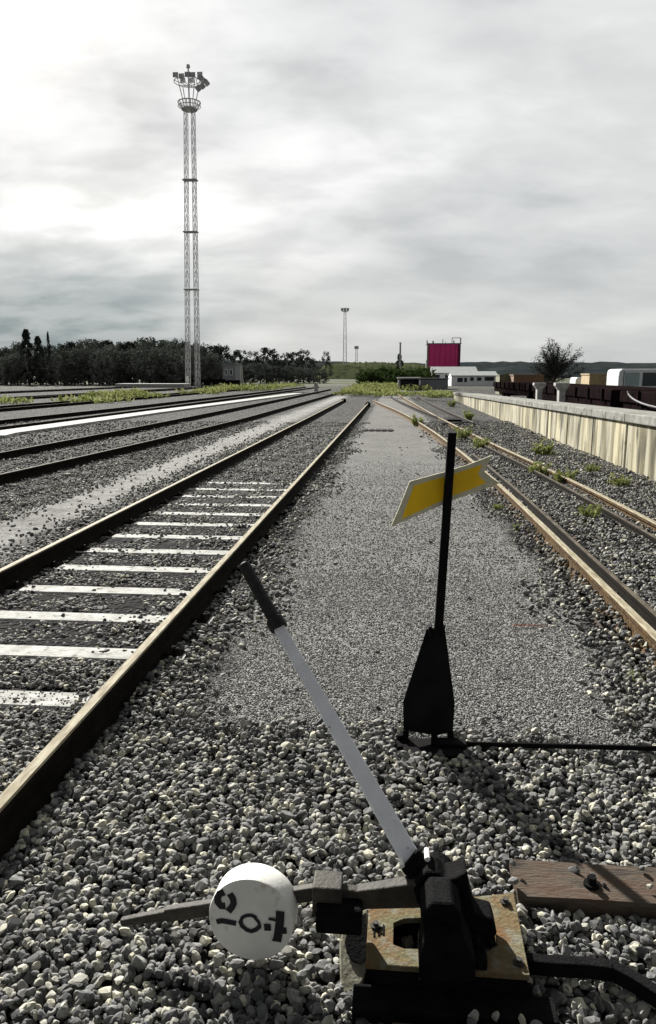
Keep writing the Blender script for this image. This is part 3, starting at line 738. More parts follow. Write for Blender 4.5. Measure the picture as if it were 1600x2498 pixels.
def ballast():
    PP, SS = [], []
    for y0, y1, dens, smin, smax, lay in ((.95, 2.2, 2500, .021, .038, 2), (2.2, 3.6, 2100, .021, .037, 2), (3.6, 6, 1300, .025, .042, 1), (6, 10, 850, .028, .045, 1), (10, 16, 420, .034, .055, 1), (16, 24, 120, .04, .065, 1)):
        for l in range(lay):
            x, y = frustum_pts(y0, y1, dens); s = (smin+(smax-smin)*rng.beta(1.6, 2.2, len(x))*1.25)*np.where(rng.random(len(x)) < .09, 1.4, 1)
            jx, jy = x+rng.normal(0, .07, len(x)), y+rng.normal(0, .10, len(x)); p = in_path(jx, jy); edge = in_path(jx, jy, .28) & ~p
            keep = ~p | (rng.random(len(x)) < .003)
            keep &= ~(edge & (rng.random(len(x)) < .35)) & ~near_rail(x, y)
            keep &= ~((x < -4.7) & (y > 9) & (rng.random(len(x)) < .55))
            # trodden pale strip on the left carries few stones
            keep &= ~(rng.random(len(x)) < .97*np.exp(-((x+3.68)/.42)**4))
            z = np.where(p, .006, s*.18 + l*.014 + .010*np.sin(x*7+y*3)*np.sin(y*5-x*4))
            inner = (x > -2.72) & (x < -1.29)
            for (a, b_, c, d) in SLEEP:
                if c > y1 or d < y0: continue
                q = (x > a) & (x < b_) & (y > c-.012) & (y < d+.012)
                if a < -2.5 and a > -3.3:      # concrete sleepers, bare between the rails with strays towards the ends
                    u = (x+2.72)/1.43
                    prob = .955-.62*np.clip((u-.74)/.26, 0, 1)-.75*np.clip((.20-u)/.20, 0, 1)
                    fade = np.clip((y-5)/6, 0, .85); prob = prob*(1-fade)
                    prob = np.where((y < 3.7) & (u < .86), np.maximum(prob, .99), prob)
                    keep &= ~(q & inner & (rng.random(len(x)) < prob)); z = np.where(q, z+.004, z)
                else: keep &= ~(q & (rng.random(len(x)) < .15))
            for (a, b_, c, d) in SLEEP_T:
                q = (x > a-.01) & (x < b_) & (y > c-.012) & (y < d+.012); pr = .985 if c > 1.5 else .80
                keep &= ~(q & (rng.random(len(x)) < pr)); z = np.where(q, z+(.055 if c > 1.5 else .035), z)
            keep &= ~((np.abs(x-cB.x) < .14) & (y > 2.68) & (y < 2.93))
            # nothing standing through the switch plate
            pl = (x > -.08) & (x < .37) & (y > 1.50) & (y < 1.86); z = np.where(pl, np.minimum(z, .045), z)
            keep &= ~((x > .0) & (x < .20) & (y > 1.5) & (y < 1.72))
            # heap by the indicator foot
            hp = np.exp(-(((x-.12)/.35)**2+((y-2.55)/.28)**2)); z = z+.035*hp
            z = z+.055*np.clip((x-1.08)/.22, 0, 1)*(p == False)
            # the ballast falls away from the rail feet inside the track
            z = np.where(inner, z-.010, z)
            PP.append(np.stack([x, y, z], 1)[keep]); SS.append(s[keep])
    P, S = np.concatenate(PP), np.concatenate(SS)
    scatter('ballast', P, S, stone_protos('ballast_shapes', 10, 2, M['stone'], 3), 10, 'loose grey crushed stone ballast covering the track bed', 'ballast')
    print('ballast', len(P))
    PP, SS = [], []
    for y0, y1, dens, smin, smax in ((2.6, 3.8, 9000, .007, .014), (3.8, 5.5, 5200, .008, .016), (5.5, 13, 2000, .011, .020)):
        x, y = frustum_pts(y0, y1, dens); s = rng.uniform(smin, smax, len(x))
        k = in_path(x, y, .10) & ~near_rail(x, y); k &= ~((np.abs(x-cB.x) < .13) & (y > 2.7) & (y < 2.9))
        k &= rng.random(len(x)) < np.clip((13.5-y)/8, 0, 1); PP.append(np.stack([x, y, s*.15], 1)[k]); SS.append(s[k])
    # the dust and chippings between the big stones near the camera
    x, y = frustum_pts(.95, 3.2, 1500); k = ~in_path(x, y) & ~near_rail(x, y); s = rng.uniform(.008, .018, len(x)); PP.append(np.stack([x, y, s*.2+.004], 1)[k]); SS.append(s[k])
    P, S = np.concatenate(PP), np.concatenate(SS)
    scatter('gravel', P, S, stone_protos('gravel_shapes', 6, 1, M['grit'], 5), 6, 'fine pale grey gravel of the walking path', 'gravel')
    print('gravel', len(P))
ballast()

# ------------------------------------------------------------------ small things on the path
b = MB(); a, c, e = gnd(1205, 1472), gnd(1250, 1474), gnd(1285, 1476)
b.tube(a+Vector((0, 0, .012)), c+Vector((0, .01, .014)), .004, n=6); b.tube(c+Vector((0, .01, .014)), e+Vector((0, 0, .012)), .003, n=6)
tag(b.build('plastic_strip', M['red'], None), 'thin faded red strip lying on the gravel path', 'litter')
b = MB(); p = gnd(889, 1011)
for k in range(5): b.box(p.x-.42+k*.17, p.x-.30+k*.17, p.y-.35, p.y+.3, 0, .03)
b.box(p.x-.45, p.x+.42, p.y-.05, p.y+.03, .0, .022)
tag(b.build('drain_grate', M['dark_rail'], None), 'small dark grate set in the far end of the gravel path', 'grate')
def marker(name, px, py0, py1, Y, w, m, label):
    a, c = at(px, py0, Y), at(px, py1, Y); b = MB(); b.box(a.x-w/2, a.x+w/2, Y-w/2, Y+w/2, 0, c.z-.04); b.prism([(a.x-w/2, Y-w/2, c.z-.04), (a.x+w/2, Y-w/2, c.z-.04), (a.x, Y-w/2, c.z)], (0, w, 0))
    tag(b.build(name, m, None, bevel=.01), label, 'marker post')
marker('marker_post', 742, 912, 899, 70, .32, M['concrete_white'], 'short white marker post beside the far left tracks')
marker('marker_post', 886, 931, 914, 58, .42, M['black_iron'], 'short black marker post at the far end of the path')

# ------------------------------------------------------------------ weeds
def tuft_mesh(name, n, h, rad, seed, m, leafw=.012, leafy=.6):
    r_ = random.Random(seed); v = []; f = []
    for i in range(n):
        a = r_.uniform(0, 6.283); rr = rad*math.sqrt(r_.random())*.6; x, y = rr*math.cos(a), rr*math.sin(a)
        lean = r_.uniform(.1, .8); hh = h*r_.uniform(.45, 1); a2 = r_.uniform(0, 6.283); w = leafw*r_.uniform(.6, 1.3)
        pa, pb = Vector((x, y, 0)), Vector((x+math.cos(a)*lean*rad, y+math.sin(a)*lean*rad, hh)); sd = Vector((math.cos(a2), math.sin(a2), 0))*w
        mid = (pa+pb)/2+Vector((0, 0, hh*.12))
        k = len(v); v += [pa-sd*.5, pa+sd*.5, mid+sd, mid-sd, pb]; f += [(k, k+1, k+2, k+3), (k+3, k+2, k+4)]
        if r_.random() < leafy:
            for _ in range(4):
                q = pa.lerp(pb, r_.uniform(.3, 1)); d = Vector((r_.uniform(-1, 1), r_.uniform(-1, 1), r_.uniform(-.2, .8))).normalized(); u = d.orthogonal().normalized()*w*1.6; ln = w*5
                k = len(v); v += [q, q+d*ln*.5+u, q+d*ln, q+d*ln*.5-u]; f += [(k, k+1, k+2, k+3)]
    me = bpy.data.meshes.new(name); me.from_pydata([tuple(q) for q in v], [], f); me.materials.append(m); return me
weed_shapes = [tuft_mesh('weed', 60, .26, .16, s, M['leaf_weed']) for s in range(3)]
wl = [((980, 1000), 1.5, 'tall pale weed between the rails just left of the black post top'), ((1085, 1035), 1.5, 'yellow green weed right of the black post top'), ((1130, 1058), 1.2, 'weed growing above the right tip of the yellow blade'),
      ((1275, 1075), 1.5, 'bushy weed between the right rail and the platform wall'), ((1265, 1122), 1.1, 'weed right of the inner rail, left one of a pair'), ((1325, 1142), 1.1, 'weed right of the inner rail, right one of a pair'),
      ((1380, 1225), .9, 'slim weed standing in the ballast between the right rails'), ((1455, 1150), .9, 'weed at the foot of the platform wall nearest the camera'), ((1170, 1200), .4, 'small weed in the ballast below the yellow blade tip'),
      ((1100, 985), 1.4, 'weed at the foot of the wall in its far half'), ((1390, 1115), .8, 'little weed under the wall right of the bushy one'), ((1490, 1610), .3, 'tiny weed in the near ballast at the right edge'), ((1060, 955), 1.6, 'weed clump at the far end of the wall foot'), ((1215, 1245), .3, 'tiny weed left of the rusty right rail')]
for i, ((px, py), s_, lab) in enumerate(wl):
    o = link(bpy.data.objects.new('weed', weed_shapes[i % 3])); p = gnd(px, py); o.location = (p.x, p.y, 0); o.rotation_euler = (0, 0, i*1.3); o.scale = (s_*.85,)*3
    tag(o, lab, 'weed', 'weeds beside the right track')
def weed_band(name, rects, label, m, h, leafw):
    V, F = [], []
    for px0, px1, py, Y, dens, dep, hh in rects:
        a, c = at(px0, py, Y).x, at(px1, py, Y).x
        n = int(dens*.6*(c-a)*dep)
        for i in range(n):
            x, y = rng.uniform(a, c), Y+rng.uniform(-dep/2, dep/2)
            cl = .5+.5*math.sin(x*1.1+y*.7)*math.sin(x*.43+2)
            if rng.random() > .35+cl: continue
            H = hh*.8*rng.uniform(.4, 1)*(.5+.6*cl)
            for _ in range(5):
                q = Vector((x+rng.normal(0, .1), y+rng.normal(0, .1), H*rng.uniform(.1, 1))); d = Vector(rng.normal(size=3)); d.z = abs(d.z); d.normalize(); u = d.orthogonal().normalized()*leafw; k = len(V)
                V += [q-u, q+u, q+d*leafw*4+u*.3, q+d*leafw*4-u*.3]; F.append((k, k+1, k+2, k+3))
    me = bpy.data.meshes.new(name); me.from_pydata([tuple(q) for q in V], [], F); me.materials.append(m)
    tag(link(bpy.data.objects.new(name, me)), label, 'weeds', kind='stuff')
weed_band('weeds', [(-20, 62, 935, 38, 14, 3, .5), (148, 285, 930, 40, 16, 3.5, .5), (225, 370, 920, 48, 22, 5, .75), (440, 520, 915, 60, 14, 6, .7), (520, 650, 908, 75, 12, 12, .8), (640, 700, 904, 95, 6, 15, .7)], 'yellow green weeds in patches across the left yard', M['leaf_weed'], .6, .05)
weed_band('weeds', [(800, 935, 908, 62, 12, 14, .55), (830, 1000, 905, 85, 7, 25, .9), (1000, 1060, 920, 55, 16, 10, .5), (880, 1005, 916, 56, 8, 7, .4)], 'bright green weeds where the tracks meet in the distance', M['leaf_weed'], .6, .055)
weed_band('scrub', [(850, 1010, 890, 130, 5, 30, 3.2), (1050, 1180, 890, 135, 2.5, 20, 2)], 'rough green scrub on the rise left of the magenta tower', M['leaf_mid'], 2, .22)

# ------------------------------------------------------------------ trees
def crown_mesh(name, seed, H, Wd, nclump, per, leaf, m, low=.05, shape='round', trunk_r=.18):
    r_ = np.random.default_rng(seed); V = []; F = []
    for c in range(nclump):
        u = r_.random(); a = r_.uniform(0, 6.283)
        z = H*(low+(1-low)*u)
        if shape == 'round': rad = Wd*math.sqrt(max(0, 1-((u-.45)/.58)**2))
        elif shape == 'cone': rad = Wd*(1-u)**.8+.1
        else: rad = Wd*(.35+.65*math.sin(math.pi*min(1, u*.9+.15)))
        rr = rad*math.sqrt(r_.random()); cx, cy = rr*math.cos(a), rr*math.sin(a); cs = Wd*r_.uniform(.13, .28)
        for k in range(per):
            d = r_.normal(size=3); d /= np.linalg.norm(d); q = Vector((cx, cy, z))+Vector(d)*cs*r_.uniform(.4, 1)
            e = Vector(r_.normal(size=3)).normalized(); w = e.orthogonal().normalized(); l = leaf*r_.uniform(.6, 1.4); i = len(V)
            V += [q-e*l, q+w*l*.6, q+e*l, q-w*l*.6]; F.append((i, i+1, i+2, i+3))
    me = bpy.data.meshes.new(name); me.from_pydata([tuple(q) for q in V], [], F); me.materials.append(m); return me
def trunk_mesh(name, seed, H, r, limbs=6, spread=.35):
    b = MB(); r_ = random.Random(seed); pts = [Vector((0, 0, -.2))]
    for k in range(1, 5): pts.append(Vector((r_.uniform(-.03, .03)*H, r_.uniform(-.03, .03)*H, H*.82*k/4)))
    for k in range(4): b.tube(pts[k], pts[k+1], r*(1-k*.22), r*(1-(k+1)*.22), 8)
    for k in range(limbs):
        t_ = r_.uniform(.25, .85); p = pts[0].lerp(pts[4], t_); a = r_.uniform(0, 6.283); d = Vector((math.cos(a)*spread*H, math.sin(a)*spread*H, H*r_.uniform(.12, .35)))
        b.tube(p, p+d*.55, r*.4, r*.22, 6); b.tube(p+d*.55, p+d*.9+Vector((0, 0, .04*H)), r*.22, r*.06, 6)
    me = bpy.data.meshes.new(name); me.from_pydata(b.v, [], b.f); me.materials.append(M['bark']); return me
def tree(loc, s, crown, trunk, label, group=None, rot=0, name='broadleaf_tree', sxy=1.):
    o = empty(name, loc); o.scale = (s*sxy, s*sxy, s); o.rotation_euler = (0, 0, rot); tag(o, label, 'tree', group)
    link(bpy.data.objects.new('crown', crown), o); link(bpy.data.objects.new('trunk', trunk), o); return o
crowns = [crown_mesh('crown', 10+i, 7.5, 3.2+.4*(i % 2), 60, 34, .20, (M['leaf_dark'], M['leaf_grey'])[i % 2]) for i in range(4)]
cone = crown_mesh('crown', 31, 8, 1.7, 60, 34, .17, M['leaf_dark'], .05, 'cone')
trunks = [trunk_mesh('trunk', 40+i, 7, .2) for i in range(2)]
# tree line left: (px, py top, distance)
top = [(-60, 830), (-25, 826), (10, 822), (35, 812), (95, 815), (130, 822), (160, 806), (195, 802), (228, 806), (262, 812), (295, 806), (330, 800), (362, 803), (395, 806), (428, 806), (460, 812), (490, 818)]
i = 0
for row, (dY, dpy, off) in enumerate(((0, 0, 0), (9, -3, 17), (-7, 16, 9))):
    for px, py in top:
        Y = 112+dY+(i % 3)*2; p = at(px+off, py+dpy+(i*7 % 5)-2, Y); h = max(p.z, 3)
        c = crowns[(i*5+row) % 4] if row != 2 else crowns[1+2*(i % 2)]
        lab = ('tree standing in the back of the dark tree line on the left', 'grey green bushy tree in the front of the tree line on the left')[row == 2]
        if row == 0: lab = 'tree standing in the back of the dark tree line on the left'
        tree((p.x, Y, 0), h/7.6, c, trunks[i % 2], lab, ('trees of the left tree line back rows', 'trees of the left tree line front row')[row == 2], i*1.7, sxy=1.0)
        i += 1
for px, py, Y, lab in ((60, 776, 108, 'tallest dark conifer in the left tree line'), (88, 792, 109, 'second dark conifer just right of the tallest one'), (112, 782, 107, 'very thin dark conifer spike at the left of the tree line')):
    p = at(px, py, Y); tree((p.x, Y, 0), p.z/8.0, cone, trunks[0], lab, None, px, 'conifer', sxy=(.95 if px != 112 else .35))
sing = [(520, 812, 128, 1.0, 'round dark tree directly right of the tall mast'), (560, 824, 132, 1., 'dark tree above the grey lineside hut'), (592, 826, 134, 1., 'dark tree right of the lineside hut'), (625, 818, 138, 1., 'high round crowned dark tree in the middle of the right tree group'),
        (655, 832, 140, 1., 'lower dark tree filling the dip in the tree line'), (684, 828, 142, 1., 'round dark tree second from the right end'), (712, 823, 146, 1., 'round dark tree at the right end of the tree line'), (735, 848, 150, .9, 'small dark tree at the very end of the tree line'), (765, 826, 190, .55, 'small round isolated tree left of the far mast')]
for k, (px, py, Y, sx, lab) in enumerate(sing):
    p = at(px, py, Y); tree((p.x, Y, 0), p.z/7.6, crowns[2*(k % 2)], trunks[k % 2], lab, None, k*2.1, sxy=sx)
fill = [(505, 850), (540, 856), (575, 858), (610, 855), (645, 860), (675, 862), (700, 864), (725, 866), (750, 866)]
for k, (px, py) in enumerate(fill):
    p = at(px, py, 122+k*2); tree((p.x, 122+k*2, 0), p.z/7.6, crowns[1+2*(k % 2)], trunks[k % 2], 'low grey green bush at the foot of the trees right of the tall mast', 'bushes at the foot of the trees', k, 'bush', sxy=1.5)
# lone dark tree behind the platform: upward sprays of fine branches
def spray_tree():
    Y = 62; p0 = at(1300, 905, Y); ptop = at(1303, 795, Y); H = ptop.z
    root = empty('bare_tree', (p0.x, Y, 0)); tag(root, 'dark open crowned tree behind the flat wagons right of the magenta tower', 'tree')
    r_ = random.Random(5); b = MB(); V = []; F = []
    b.tube((p0.x, Y, -.1), (p0.x+.05, Y, H*.55), .09, .05, 8)
    for k in range(80):
        a = r_.uniform(0, 6.283); s = r_.uniform(.15, .45)*H; sp = r_.uniform(.1, 1.0)*2.3; ez = min(H*1.0, s+H*r_.uniform(.25, .62)*(1.1-.38*sp/2.1))
        q0 = Vector((p0.x, Y, s)); q1 = Vector((p0.x+sp*math.cos(a), Y+sp*math.sin(a), ez)); b.tube(q0, q0.lerp(q1, .5)+Vector((0, 0, -.05)), .03, .018, 5); b.tube(q0.lerp(q1, .5)+Vector((0, 0, -.05)), q1, .018, .006, 5)
        for _ in range(120):
            t_ = r_.uniform(.25, 1.02); q = q0.lerp(q1, t_)+Vector((r_.gauss(0, .10), r_.gauss(0, .10), r_.gauss(0, .10))); d = Vector((r_.gauss(0, 1), r_.gauss(0, 1), r_.gauss(.4, 1))).normalized(); w = d.orthogonal().normalized(); l = .065; i = len(V)
            V += [q-d*l, q+w*l*.5, q+d*l, q-w*l*.5]; F.append((i, i+1, i+2, i+3))
    b.build('trunk', M['bark'], root); m2 = MB(); m2.add(V, F); m2.build('crown', M['leaf_dark'], root)
spray_tree()
p = at(938, 832, 150); tree((p.x, 150, 0), p.z/8.0, cone, trunks[0], 'slim dark tree beside the chimney pole left of the magenta tower', None, 0, 'conifer', sxy=1.1)

# ------------------------------------------------------------------ masts
def lattice(parent, cx, cy, z0, z1, w0, w1, r, npan, m, name='lattice'):
    cor = lambda z: [(cx+sx*(w0+(w1-w0)*(z-z0)/(z1-z0))/2, cy+sy*(w0+(w1-w0)*(z-z0)/(z1-z0))/2, z) for sx, sy in ((-1, -1), (1, -1), (1, 1), (-1, 1))]
    for k in range(4):
        b = MB(); b.tube(cor(z0)[k], cor(z1)[k], r*1.35, r*1.1, 8); b.build('mast_leg', m, parent)
    b = MB()
    for i in range(npan):
        a, c = cor(z0+(z1-z0)*i/npan), cor(z0+(z1-z0)*(i+1)/npan)
        for k in range(4):
            k2 = (k+1) % 4
            if i % 2: b.tube(a[k], c[k2], r*.5, n=5)
            else: b.tube(a[k2], c[k], r*.5, n=5)
            if i % 3 == 0: b.tube(c[k], c[k2], r*.55, n=5)
    b.build('bracing', m, parent)
def big_mast():
    Y = 97; base = at(452, 912, Y); topz = at(443, 250, Y).z; capz = at(443, 152, Y).z; hz = at(443, 178, Y).z
    tx = at(445, 265, Y).x; root = empty('light_mast', (base.x, Y, 0)); tag(root, 'tall steel lattice floodlight mast rising in front of the left trees', 'light mast', 'floodlight masts')
    bx = base.x; w0, w1 = 2.0, 1.25; m = M['steel_grey']
    # two ladder-like lattice columns standing close together and leaning in a touch
    for s_ in (-1, 1):
        x0 = at(452+s_*11.5, 880, Y).x; x1 = at(445+s_*8.5, 262, Y).x
        for dx in (-.22, .22):
            for dy in (-.4, .4):
                b = MB(); b.tube((x0+dx, Y+dy, 0), (x1+dx*.75, Y+dy*.75, topz), .052, .042, 8); b.build('mast_leg', m, root)
        b = MB(); n = 30
        for i in range(n):
            f0, f1 = i/n, (i+1)/n
            def c(f, sx, sy): return (x0+(x1-x0)*f+sx*.22*(1-.25*f), Y+sy*.4*(1-.25*f), topz*f)
            for a_, b_ in (((-1, -1), (1, -1)), ((1, -1), (1, 1)), ((1, 1), (-1, 1)), ((-1, 1), (-1, -1))):
                b.tube(c(f0, *a_), c(f1, *b_), .022, n=5)
        b.build('bracing', m, root)
    for py in (423, 545, 680):
        z = at(450, py, Y).z; f = z/topz; x = base.x+(tx-base.x)*f
        b = MB(); b.box(x-.90, x+.90, Y-.52, Y+.52, z-.06, z+.06); b.build('tie_frame', M['lamp_dark'], root)
    # maintenance basket
    z = at(445, 252, Y).z; b = MB()
    R0, R1_ = .92, 1.38
    n = 16
    for k in range(n):
        a, c = 2*math.pi*k/n, 2*math.pi*(k+1)/n
        P = lambda rr, a_, zz: (tx+rr*math.cos(a_), Y+rr*math.sin(a_), zz)
        b.tube(P(R1_, a, z+.55), P(R1_, c, z+.55), .07, n=5); b.tube(P(R0, a, z-.25), P(R0, c, z-.25), .10, n=5); b.tube(P(R0, a, z-.25), P(R1_, a, z+.55), .06, n=5); b.tube(P(R1_, a, z+.1), P(R1_, c, z+.1), .05, n=5)
    b.prism([P(R0, 2*math.pi*k/n, z-.3) for k in range(n)], (0, 0, .1)); b.build('basket', M['steel_grey'], root)
    # head frame
    b = MB(); zh = hz-.7
    for k in range(4):
        a = math.pi/4+k*math.pi/2; b.tube((tx+.7*math.cos(a), Y+.7*math.sin(a), z), (tx+1.5*math.cos(a), Y+1.5*math.sin(a), zh), .06, n=6)
    b.tube((tx, Y, z), (tx, Y, capz-.3), .10, n=8)
    n = 14
    for k in range(n):
        a, c = 2*math.pi*k/n, 2*math.pi*(k+1)/n; b.tube((tx+1.8*math.cos(a), Y+1.8*math.sin(a), zh), (tx+1.8*math.cos(c), Y+1.8*math.sin(c), zh), .05, n=5)
    for k in range(7):
        a = 2*math.pi*k/7; b.tube((tx, Y, zh-.5), (tx+1.8*math.cos(a), Y+1.8*math.sin(a), zh), .045, n=5)
    b.build('head_frame', m, root)
    b = MB(); b.tube((tx, Y, capz-.35), (tx, Y, capz), .25, .2, 10); b.build('beacon', M['lamp_dark'], root)
    # floodlights in pairs round the head
    for px, py, dy, ry in ((413, 177, -1.2, 0), (427, 180, -1.6, 0), (441, 176, -1.9, 0), (453, 177, -1.9, 0), (471, 184, -1.4, .4), (479, 190, -.8, .6), (486, 196, 0, .9), (466, 209, -1.7, .9), (476, 203, -1.3, .9), (430, 190, 1.6, 0), (450, 190, 1.9, 0), (470, 176, 1.3, 0)):
        p = at(px, py, Y+dy); b = MB(); w, h, d = .34, .29, .21
        fr = [(-w, -d, -h), (w, -d, -h), (w, -d, h), (-w, -d, h)]; bk = [(-w*.6, d, -h*.5), (w*.6, d, -h*.5), (w*.6, d, h*.7), (-w*.6, d, h*.7)]
        rotm = Matrix.Rotation(ry, 3, 'Y'); vs = [p+rotm @ Vector(q) for q in fr+bk]
        b.add(vs, [(0, 1, 2, 3), (7, 6, 5, 4), (0, 4, 5, 1), (1, 5, 6, 2), (2, 6, 7, 3), (3, 7, 4, 0)]); b.tube(p-Vector((0, 0, h)), Vector((p.x*.8+tx*.2, Y+dy*.9, zh)), .04, n=5)
        b.build('floodlight', M['lamp_dark'], root)
big_mast()
def small_mast(px, pyt, Y, w, label, nl):
    topp = at(px, pyt, Y); root = empty('light_mast', (topp.x, Y, 0)); tag(root, label, 'light mast', 'floodlight masts')
    lattice(root, topp.x, Y, 0, topp.z-1.6*w, w*1.1, w*.6, w*.06, 16, M['steel_grey'])
    b = MB(); z = topp.z-1.4*w; b.tube((topp.x-w*.9, Y, z), (topp.x+w*.9, Y, z), w*.12, n=6); b.tube((topp.x, Y, z-.4), (topp.x, Y, topp.z-.3), w*.12, n=6); b.build('head_frame', M['steel_grey'], root)
    for k in range(nl):
        x = topp.x+(k-(nl-1)/2)*w*.85; b = MB(); b.prism([(x-w*.34, Y-.4, z+.2), (x+w*.34, Y-.4, z+.2), (x+w*.40, Y-.4, z+.2+w*.8), (x-w*.40, Y-.4, z+.2+w*.8)], (0, .7, 0)); b.build('floodlight', M['lamp_dark'], root)
small_mast(810, 720, 300, 1.3, 'distant slender floodlight mast near the middle of the horizon', 3)
small_mast(837, 810, 380, 1.3, 'smallest and furthest floodlight mast, right of the slender one', 2)
b = MB(); p = at(940, 806, 145); b.tube((p.x, 145, 0), (p.x, 145, p.z), .22, .16, 10); b.tube((p.x, 145, p.z), (p.x, 145, p.z+.15), .24, n=10)
tag(b.build('chimney_pole', M['lamp_dark'], None), 'single dark pole left of the magenta tower', 'pole')
b = MB(); p = at(567, 858, 100); b.tube((p.x, 100, 0), (p.x, 100, p.z), .20, .13, 10); b.box(p.x-.22, p.x+.22, 99.8, 100.2, 0, .9)
tag(b.build('lineside_pole', M['concrete'], None), 'short pale pole in front of the trees right of the tall mast', 'pole')

# ------------------------------------------------------------------ buildings
def bx(px0, px1, pyt, Y, dep, z0=0):
    a, c = at(px0, pyt, Y), at(px1, pyt, Y); return a.x, c.x, Y, Y+dep, z0, a.z
def magenta():
    Y = 150; x0, x1, y0, y1, z0, z1 = bx(1003, 1082, 808, Y, 6)
    root = empty('magenta_tower', ((x0+x1)/2, Y, 0)); tag(root, 'magenta box shaped tower with thin rooftop posts in the distance', 'tower building')
    b = MB(); b.box(x0+.35, x1-.55, y0, y1, 0, z1); b.build('wall', M['magenta'], root, bevel=.03)
    b = MB(); b.box(x1-.547, x1, y0+.1, y1-.1, 0, z1-.1); b.build('side_wall', M['magenta_dark'], root)
    b = MB(); b.box(x0, x0+.347, y0+.1, y1-.1, 0, z1-.1); b.build('corner_column', M['slate'], root)
    for k in range(6):
        xx = x0+.5+k*(x1-x0-1)/5.5; b = MB(); b.box(xx-.03, xx+.03, y0-.03, y0-.002, .5, z1-.2); b.build('cladding_seam', M['magenta_dark'], root)
    b = MB(); b.box(x0-.1, x1+.1, y0-.1, y1+.1, z1, z1+.18); b.build('roof', M['slate'], root)
    for k, (px, py, w) in enumerate(((1003, 799, .12), (1017, 800, .16), (1040, 796, .07), (1046, 801, .05), (1062, 793, .07), (1066, 799, .12), (1082, 793, .12))):
        p = at(px, py, Y); b = MB(); b.tube((p.x, Y+.5, z1+.18), (p.x, Y+.5, p.z), w, n=6); b.build('rooftop_post', M['slate'], root)
    b = MB(); p = at(1062, 793, Y); q = at(1082, 793, Y); b.tube((p.x, Y+.5, p.z), (q.x, Y+.5, p.z), .06, n=6); b.build('rooftop_rail', M['slate'], root)
    b = MB(); p = at(1001, 860, Y-6); b.box(p.x-.12, p.x+.12, Y-6.1, Y-5.9, 0, at(1001, 845, Y-6).z); 
    tag(b.build('white_pole', M['white_wall'], None), 'thin white pole at the left foot of the magenta tower', 'pole')
magenta()
def building(px0, px1, pyt, Y, dep, wallm, roofm, wins, label, name, cat='building', roof_h=.25, over=.15):
    x0, x1, y0, y1, z0, z1 = bx(px0, px1, pyt, Y, dep)
    root = empty(name, ((x0+x1)/2, Y, 0)); tag(root, label, cat)
    b = MB(); b.box(x0, x1, y0, y1, -.1, z1-roof_h); b.build('wall', wallm, root)
    b = MB(); b.prism([(x0-over, y0-over, z1-roof_h), (x1+over, y0-over, z1-roof_h), (x1+over-.1, y0-over, z1), (x0-over+.1, y0-over, z1)], (0, dep+2*over, 0)); b.build('roof', roofm, root)
    for (a, c, t_, u_) in wins:
        p, q = at(a, t_, Y), at(c, u_, Y)
        b = MB(); b.box(p.x-.07, q.x+.07, Y-.06, Y-.002, max(0.02, q.z)-.07, p.z+.07); f = b.build('window', M['white_wall'], root)
        b = MB(); b.box(p.x, q.x, Y-.09, Y-.062, max(.02, q.z), p.z); b.build('pane', M['opening'], f)
    return root
def pitched(px0, px1, pye, pyr, Y, dep, label, wins):
    x0, x1 = at(px0, pye, Y).x, at(px1, pye, Y).x; ze, zr = at(px0, pye, Y).z, at(px0, pyr, Y+dep*.5).z
    root = empty('long_building', ((x0+x1)/2, Y, 0)); tag(root, label, 'building')
    b = MB(); b.prism([(x0, Y, -.1), (x0, Y+dep, -.1), (x0, Y+dep, ze-.06), (x0, Y+dep/2, zr-.06), (x0, Y, ze-.06)], (x1-x0, 0, 0)); b.build('wall', M['white_wall'], root)
    b = MB(); b.prism([(x0-.1, Y-.15, ze-.05), (x0-.1, Y+dep/2, zr), (x0-.1, Y+dep+.15, ze-.05), (x0-.1, Y+dep+.15, ze+.03), (x0-.1, Y+dep/2, zr+.08), (x0-.1, Y-.15, ze+.03)], (x1-x0+.2, 0, 0)); b.build('roof', M['pale_roof'], root)
    for a, c, t_, u_ in wins:
        p, q = at(a, t_, Y), at(c, u_, Y); b = MB(); b.box(p.x, q.x, Y-.04, Y-.002, max(.02, q.z), p.z); b.build('window', M['opening'], root)
M['pale_roof'] = mat('pale_sheet_roof', (.30, .32, .32), (.24, .26, .26), 1.5, .9, spec=.05)
pitched(1014, 1122, 876, 862, 118, 9, 'pale long building with higher light roof in front of the magenta tower', [(1020, 1032, 880, 888), (1045, 1058, 880, 888)])
pitched(1060, 1168, 882, 873, 105, 6, 'low white building with dark windows just above the far coping', [(1074, 1086, 887, 897), (1090, 1096, 887, 897), (1104, 1112, 886, 894), (1120, 1130, 886, 894), (1138, 1160, 885, 894)])
